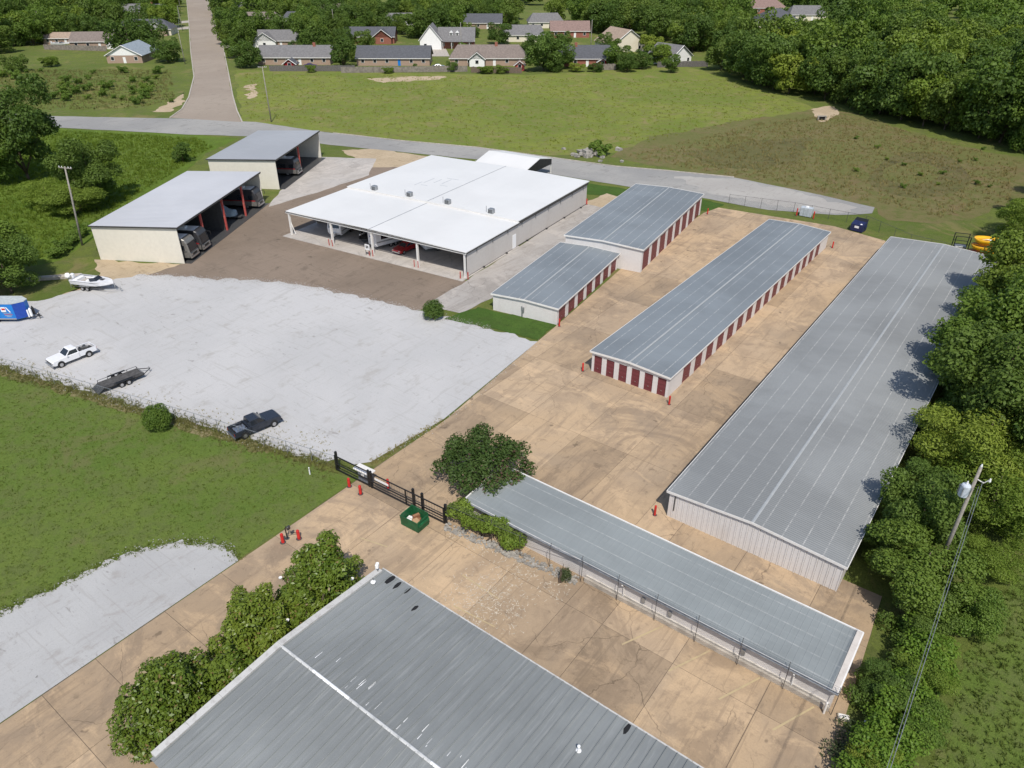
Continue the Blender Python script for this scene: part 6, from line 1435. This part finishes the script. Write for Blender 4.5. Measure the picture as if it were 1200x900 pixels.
for i, (x, y, k, s, lab) in enumerate(((2.0, 45.2, 1, .34, 'dark bush rising out of the vine thicket below the pole'), (3.2, 41.0, 2, .33, 'light green bush in the middle of the vine thicket'), (1.3, 37.8, 1, .28, 'dark bush at the right end of the narrow building'), (3.4, 36.6, 0, .28, 'mid green bush on the field side of the vine thicket'), (2.2, 31.5, 2, .3, 'yellow-green bush at the lower end of the vine thicket'), (4.4, 47.5, 0, .36, 'mid green bush between the pole and the side field'), (5.2, 54.5, 2, .4, 'light green bush at the upper corner of the side field'))):
    plant(NEAR[k], 'thicket_bush', (x, y), i * 1.1, (s * 1.25, s * 1.25, s), lab, 'bush', 'bushes in the vine thicket')
for i, (px, py, k, s, lab) in enumerate(((420, 72, 0, .6, 'dark tree between the two long low houses'), (548, 72, 1, .55, 'tree between the dormered house and the wide brown-roofed house'), (625, 66, 3, .75, 'dark tree behind the wide brown-roofed house'), (655, 62, 0, .8, 'dark tree left of the red-brown roofed house'), (712, 66, 1, .7, 'tree between the dark-roofed house and the tan gable house'), (762, 62, 2, .8, 'bright tree behind the big cream gable'), (585, 52, 3, .8, 'dark tree left of the half-hidden grey-roofed house'), (398, 62, 0, .7, 'dark tree behind the long low grey-roofed house'), (275, 68, 1, .6, 'tree on the right kerb of the street'), (648, 84, 0, .6, 'low dark tree at the meadow edge below the large dark tree'), (786, 85, 1, .5, 'low tree at the meadow edge near the last house'), (735, 84, 3, .55, 'low dark tree at the meadow edge below the cream gable'), (486, 84, 4, .35, 'little cedar at the fence of the blue-door house'), (365, 85, 2, .3, 'small shrub tree outside the wooden fence'), (530, 84, 0, .35, 'small dark tree at the end of the grey wooden fence'))):
    plant(FAR[k], FARN[k], at(px, py), i * 1.7, (s, s, s * .9), lab, 'tree')
ORD = ['first', 'second', 'third', 'fourth', 'fifth', 'sixth', 'seventh', 'eighth', 'ninth', 'tenth', 'eleventh', 'twelfth', 'thirteenth', 'fourteenth', 'fifteenth']
for i in range(15):
    y = 50.5 + i * 4.7; s = rnd.uniform(.3, .46); k = (1, 0, 1, 2)[i % 4]
    plant(NEAR[k], 'brush_bush', (rnd.uniform(-1.6, -.2), y), i * 1.3, (s * 1.3, s * 1.3, s), ORD[i] + ' bush from the near end, in the brush along the longest roof', 'bush', 'brush along the right side of the longest building')
# --- grass tufts
def tufts(name, pts, h, wd, mat, label, blades=5, tint=.5):
    N = len(pts) * blades; base = np.repeat(np.array(pts, float), blades, 0); base = np.c_[base, np.zeros(N)] if base.shape[1] == 2 else base
    base[:, :2] += rng.normal(size=(N, 2)) * wd * 2.2; hh = h * (.5 + rng.random(N)); an = rng.random(N) * 6.28; lean = rng.normal(size=(N, 2)) * .45 * hh[:, None]
    t = np.stack([np.cos(an), np.sin(an), np.zeros(N)], 1) * wd * (.6 + .8 * rng.random(N))[:, None]
    tip = base + np.c_[lean, hh]
    v = np.stack([base - t, base + t, tip], 1).reshape(-1, 3); f = np.arange(3 * N).reshape(N, 3)
    return tag(link(name, fast_mesh(name, v, f, mat, np.repeat(np.clip(rng.random(N), 0, .88), 3))), label, 'grass', kind='stuff')
def rand_in(poly, n, dens=None):
    o = []; xs_ = [p[0] for p in poly]; ys_ = [p[1] for p in poly]
    while len(o) < n:
        x, y = rnd.uniform(min(xs_), max(xs_)), rnd.uniform(min(ys_), max(ys_))
        if inside((x, y), poly): o.append((x, y))
    return o
def along(pts, n, sd):
    o = []; L = [math.dist(a, b) for a, b in zip(pts[:-1], pts[1:])]; T = sum(L)
    for _ in range(n):
        u = rnd.random() * T
        for a, b, l in zip(pts[:-1], pts[1:], L):
            if u <= l: t = u / l; o.append((a[0] + (b[0] - a[0]) * t + rnd.gauss(0, sd), a[1] + (b[1] - a[1]) * t + rnd.gauss(0, sd))); break
            u -= l
    return o
LAWNP = [(-110, -10), (-43, -10), (-43, 32.2), (-64, 27.6), (-90, 21.4), (-110, 16)]
AP = [(-54, -12), (-52.5, 2), (-51.3, 9), (-50.2, 15.2), (-48.5, 18.2), (-46, 20.2), (-43.6, 20.9), (-42.4, 20.5)]
apr_poly = AP + [(-42.3, -12)]
lp = [p for p in rand_in(LAWNP, 12000) if not inside(p, apr_poly)]
tufts('lawn_tufts', lp, .09, .035, leaf_mat('lawn_blade', (.09, .145, .022), (.15, .19, .04), .45, .1, .9), 'short grass tufts of the mown lawn', 4)
tufts('apron_edge_grass', along(AP, 900, .28), .12, .03, GRASSB, 'ragged grass along the edge of the small gravel apron', 5)
tufts('fence_line_weeds', along([(-103, 18.4), (-89.7, 22.3), (-75.3, 25.9), (-64.2, 28.6), (-45, 32.9)], 2600, .55), .22, .03, WEED, 'dry weeds along the chain-link fence of the lawn', 5)
tufts('lot_edge_weeds', along([(-43, 35.5), (-42.4, 45)], 300, .25) + along([(-90, 23.3), (-75, 27.2), (-62, 31), (-48, 35)], 420, 1.1), .12, .03, WEED, 'sparse weeds creeping into the gravel lot', 4)
tufts('side_field_tufts', rand_in([(4.2, 14), (30, 14), (30, 60), (9, 60), (5, 50)], 9000), .22, .035, leaf_mat('field_blade', (.08, .13, .02), (.16, .18, .05), .4, .1, .9), 'rough grass of the field at the right', 5)
tufts('basin_reeds', rand_in(P((730, 184), (900, 142), (990, 134), (1195, 190), (1180, 240), (1100, 255), (1040, 240), (900, 214)), 3600), .4, .08, leaf_mat('reed_blade', (.15, .15, .05), (.24, .21, .10), .4, .1, .9), 'brown-green reeds and weeds of the dry basin', 4)
tufts('meadow_tufts', rand_in(P((290, 140), (470, 162), (640, 180), (720, 176), (900, 136), (945, 128), (860, 94), (620, 90), (285, 86)), 3500), .28, .10, leaf_mat('meadow_blade', (.17, .23, .035), (.28, .30, .07), .45, .1, .9), 'long grass of the meadow beyond the road', 4)
tufts('roadside_tufts', rand_in(P((66, 153), (230, 162), (250, 172), (110, 262), (60, 300), (-50, 320), (-50, 180)), 9000), .4, .08, leaf_mat('lush_blade', (.12, .19, .022), (.2, .25, .045), .45, .1, .9), 'lush grass between the road and the beige sheds', 4)
tufts('weedy_field_tufts', rand_in(P((-40, 82), (200, 82), (205, 118), (150, 128), (-40, 130)), 2600), .5, .12, WEED, 'tall weeds of the field left of the street', 4)
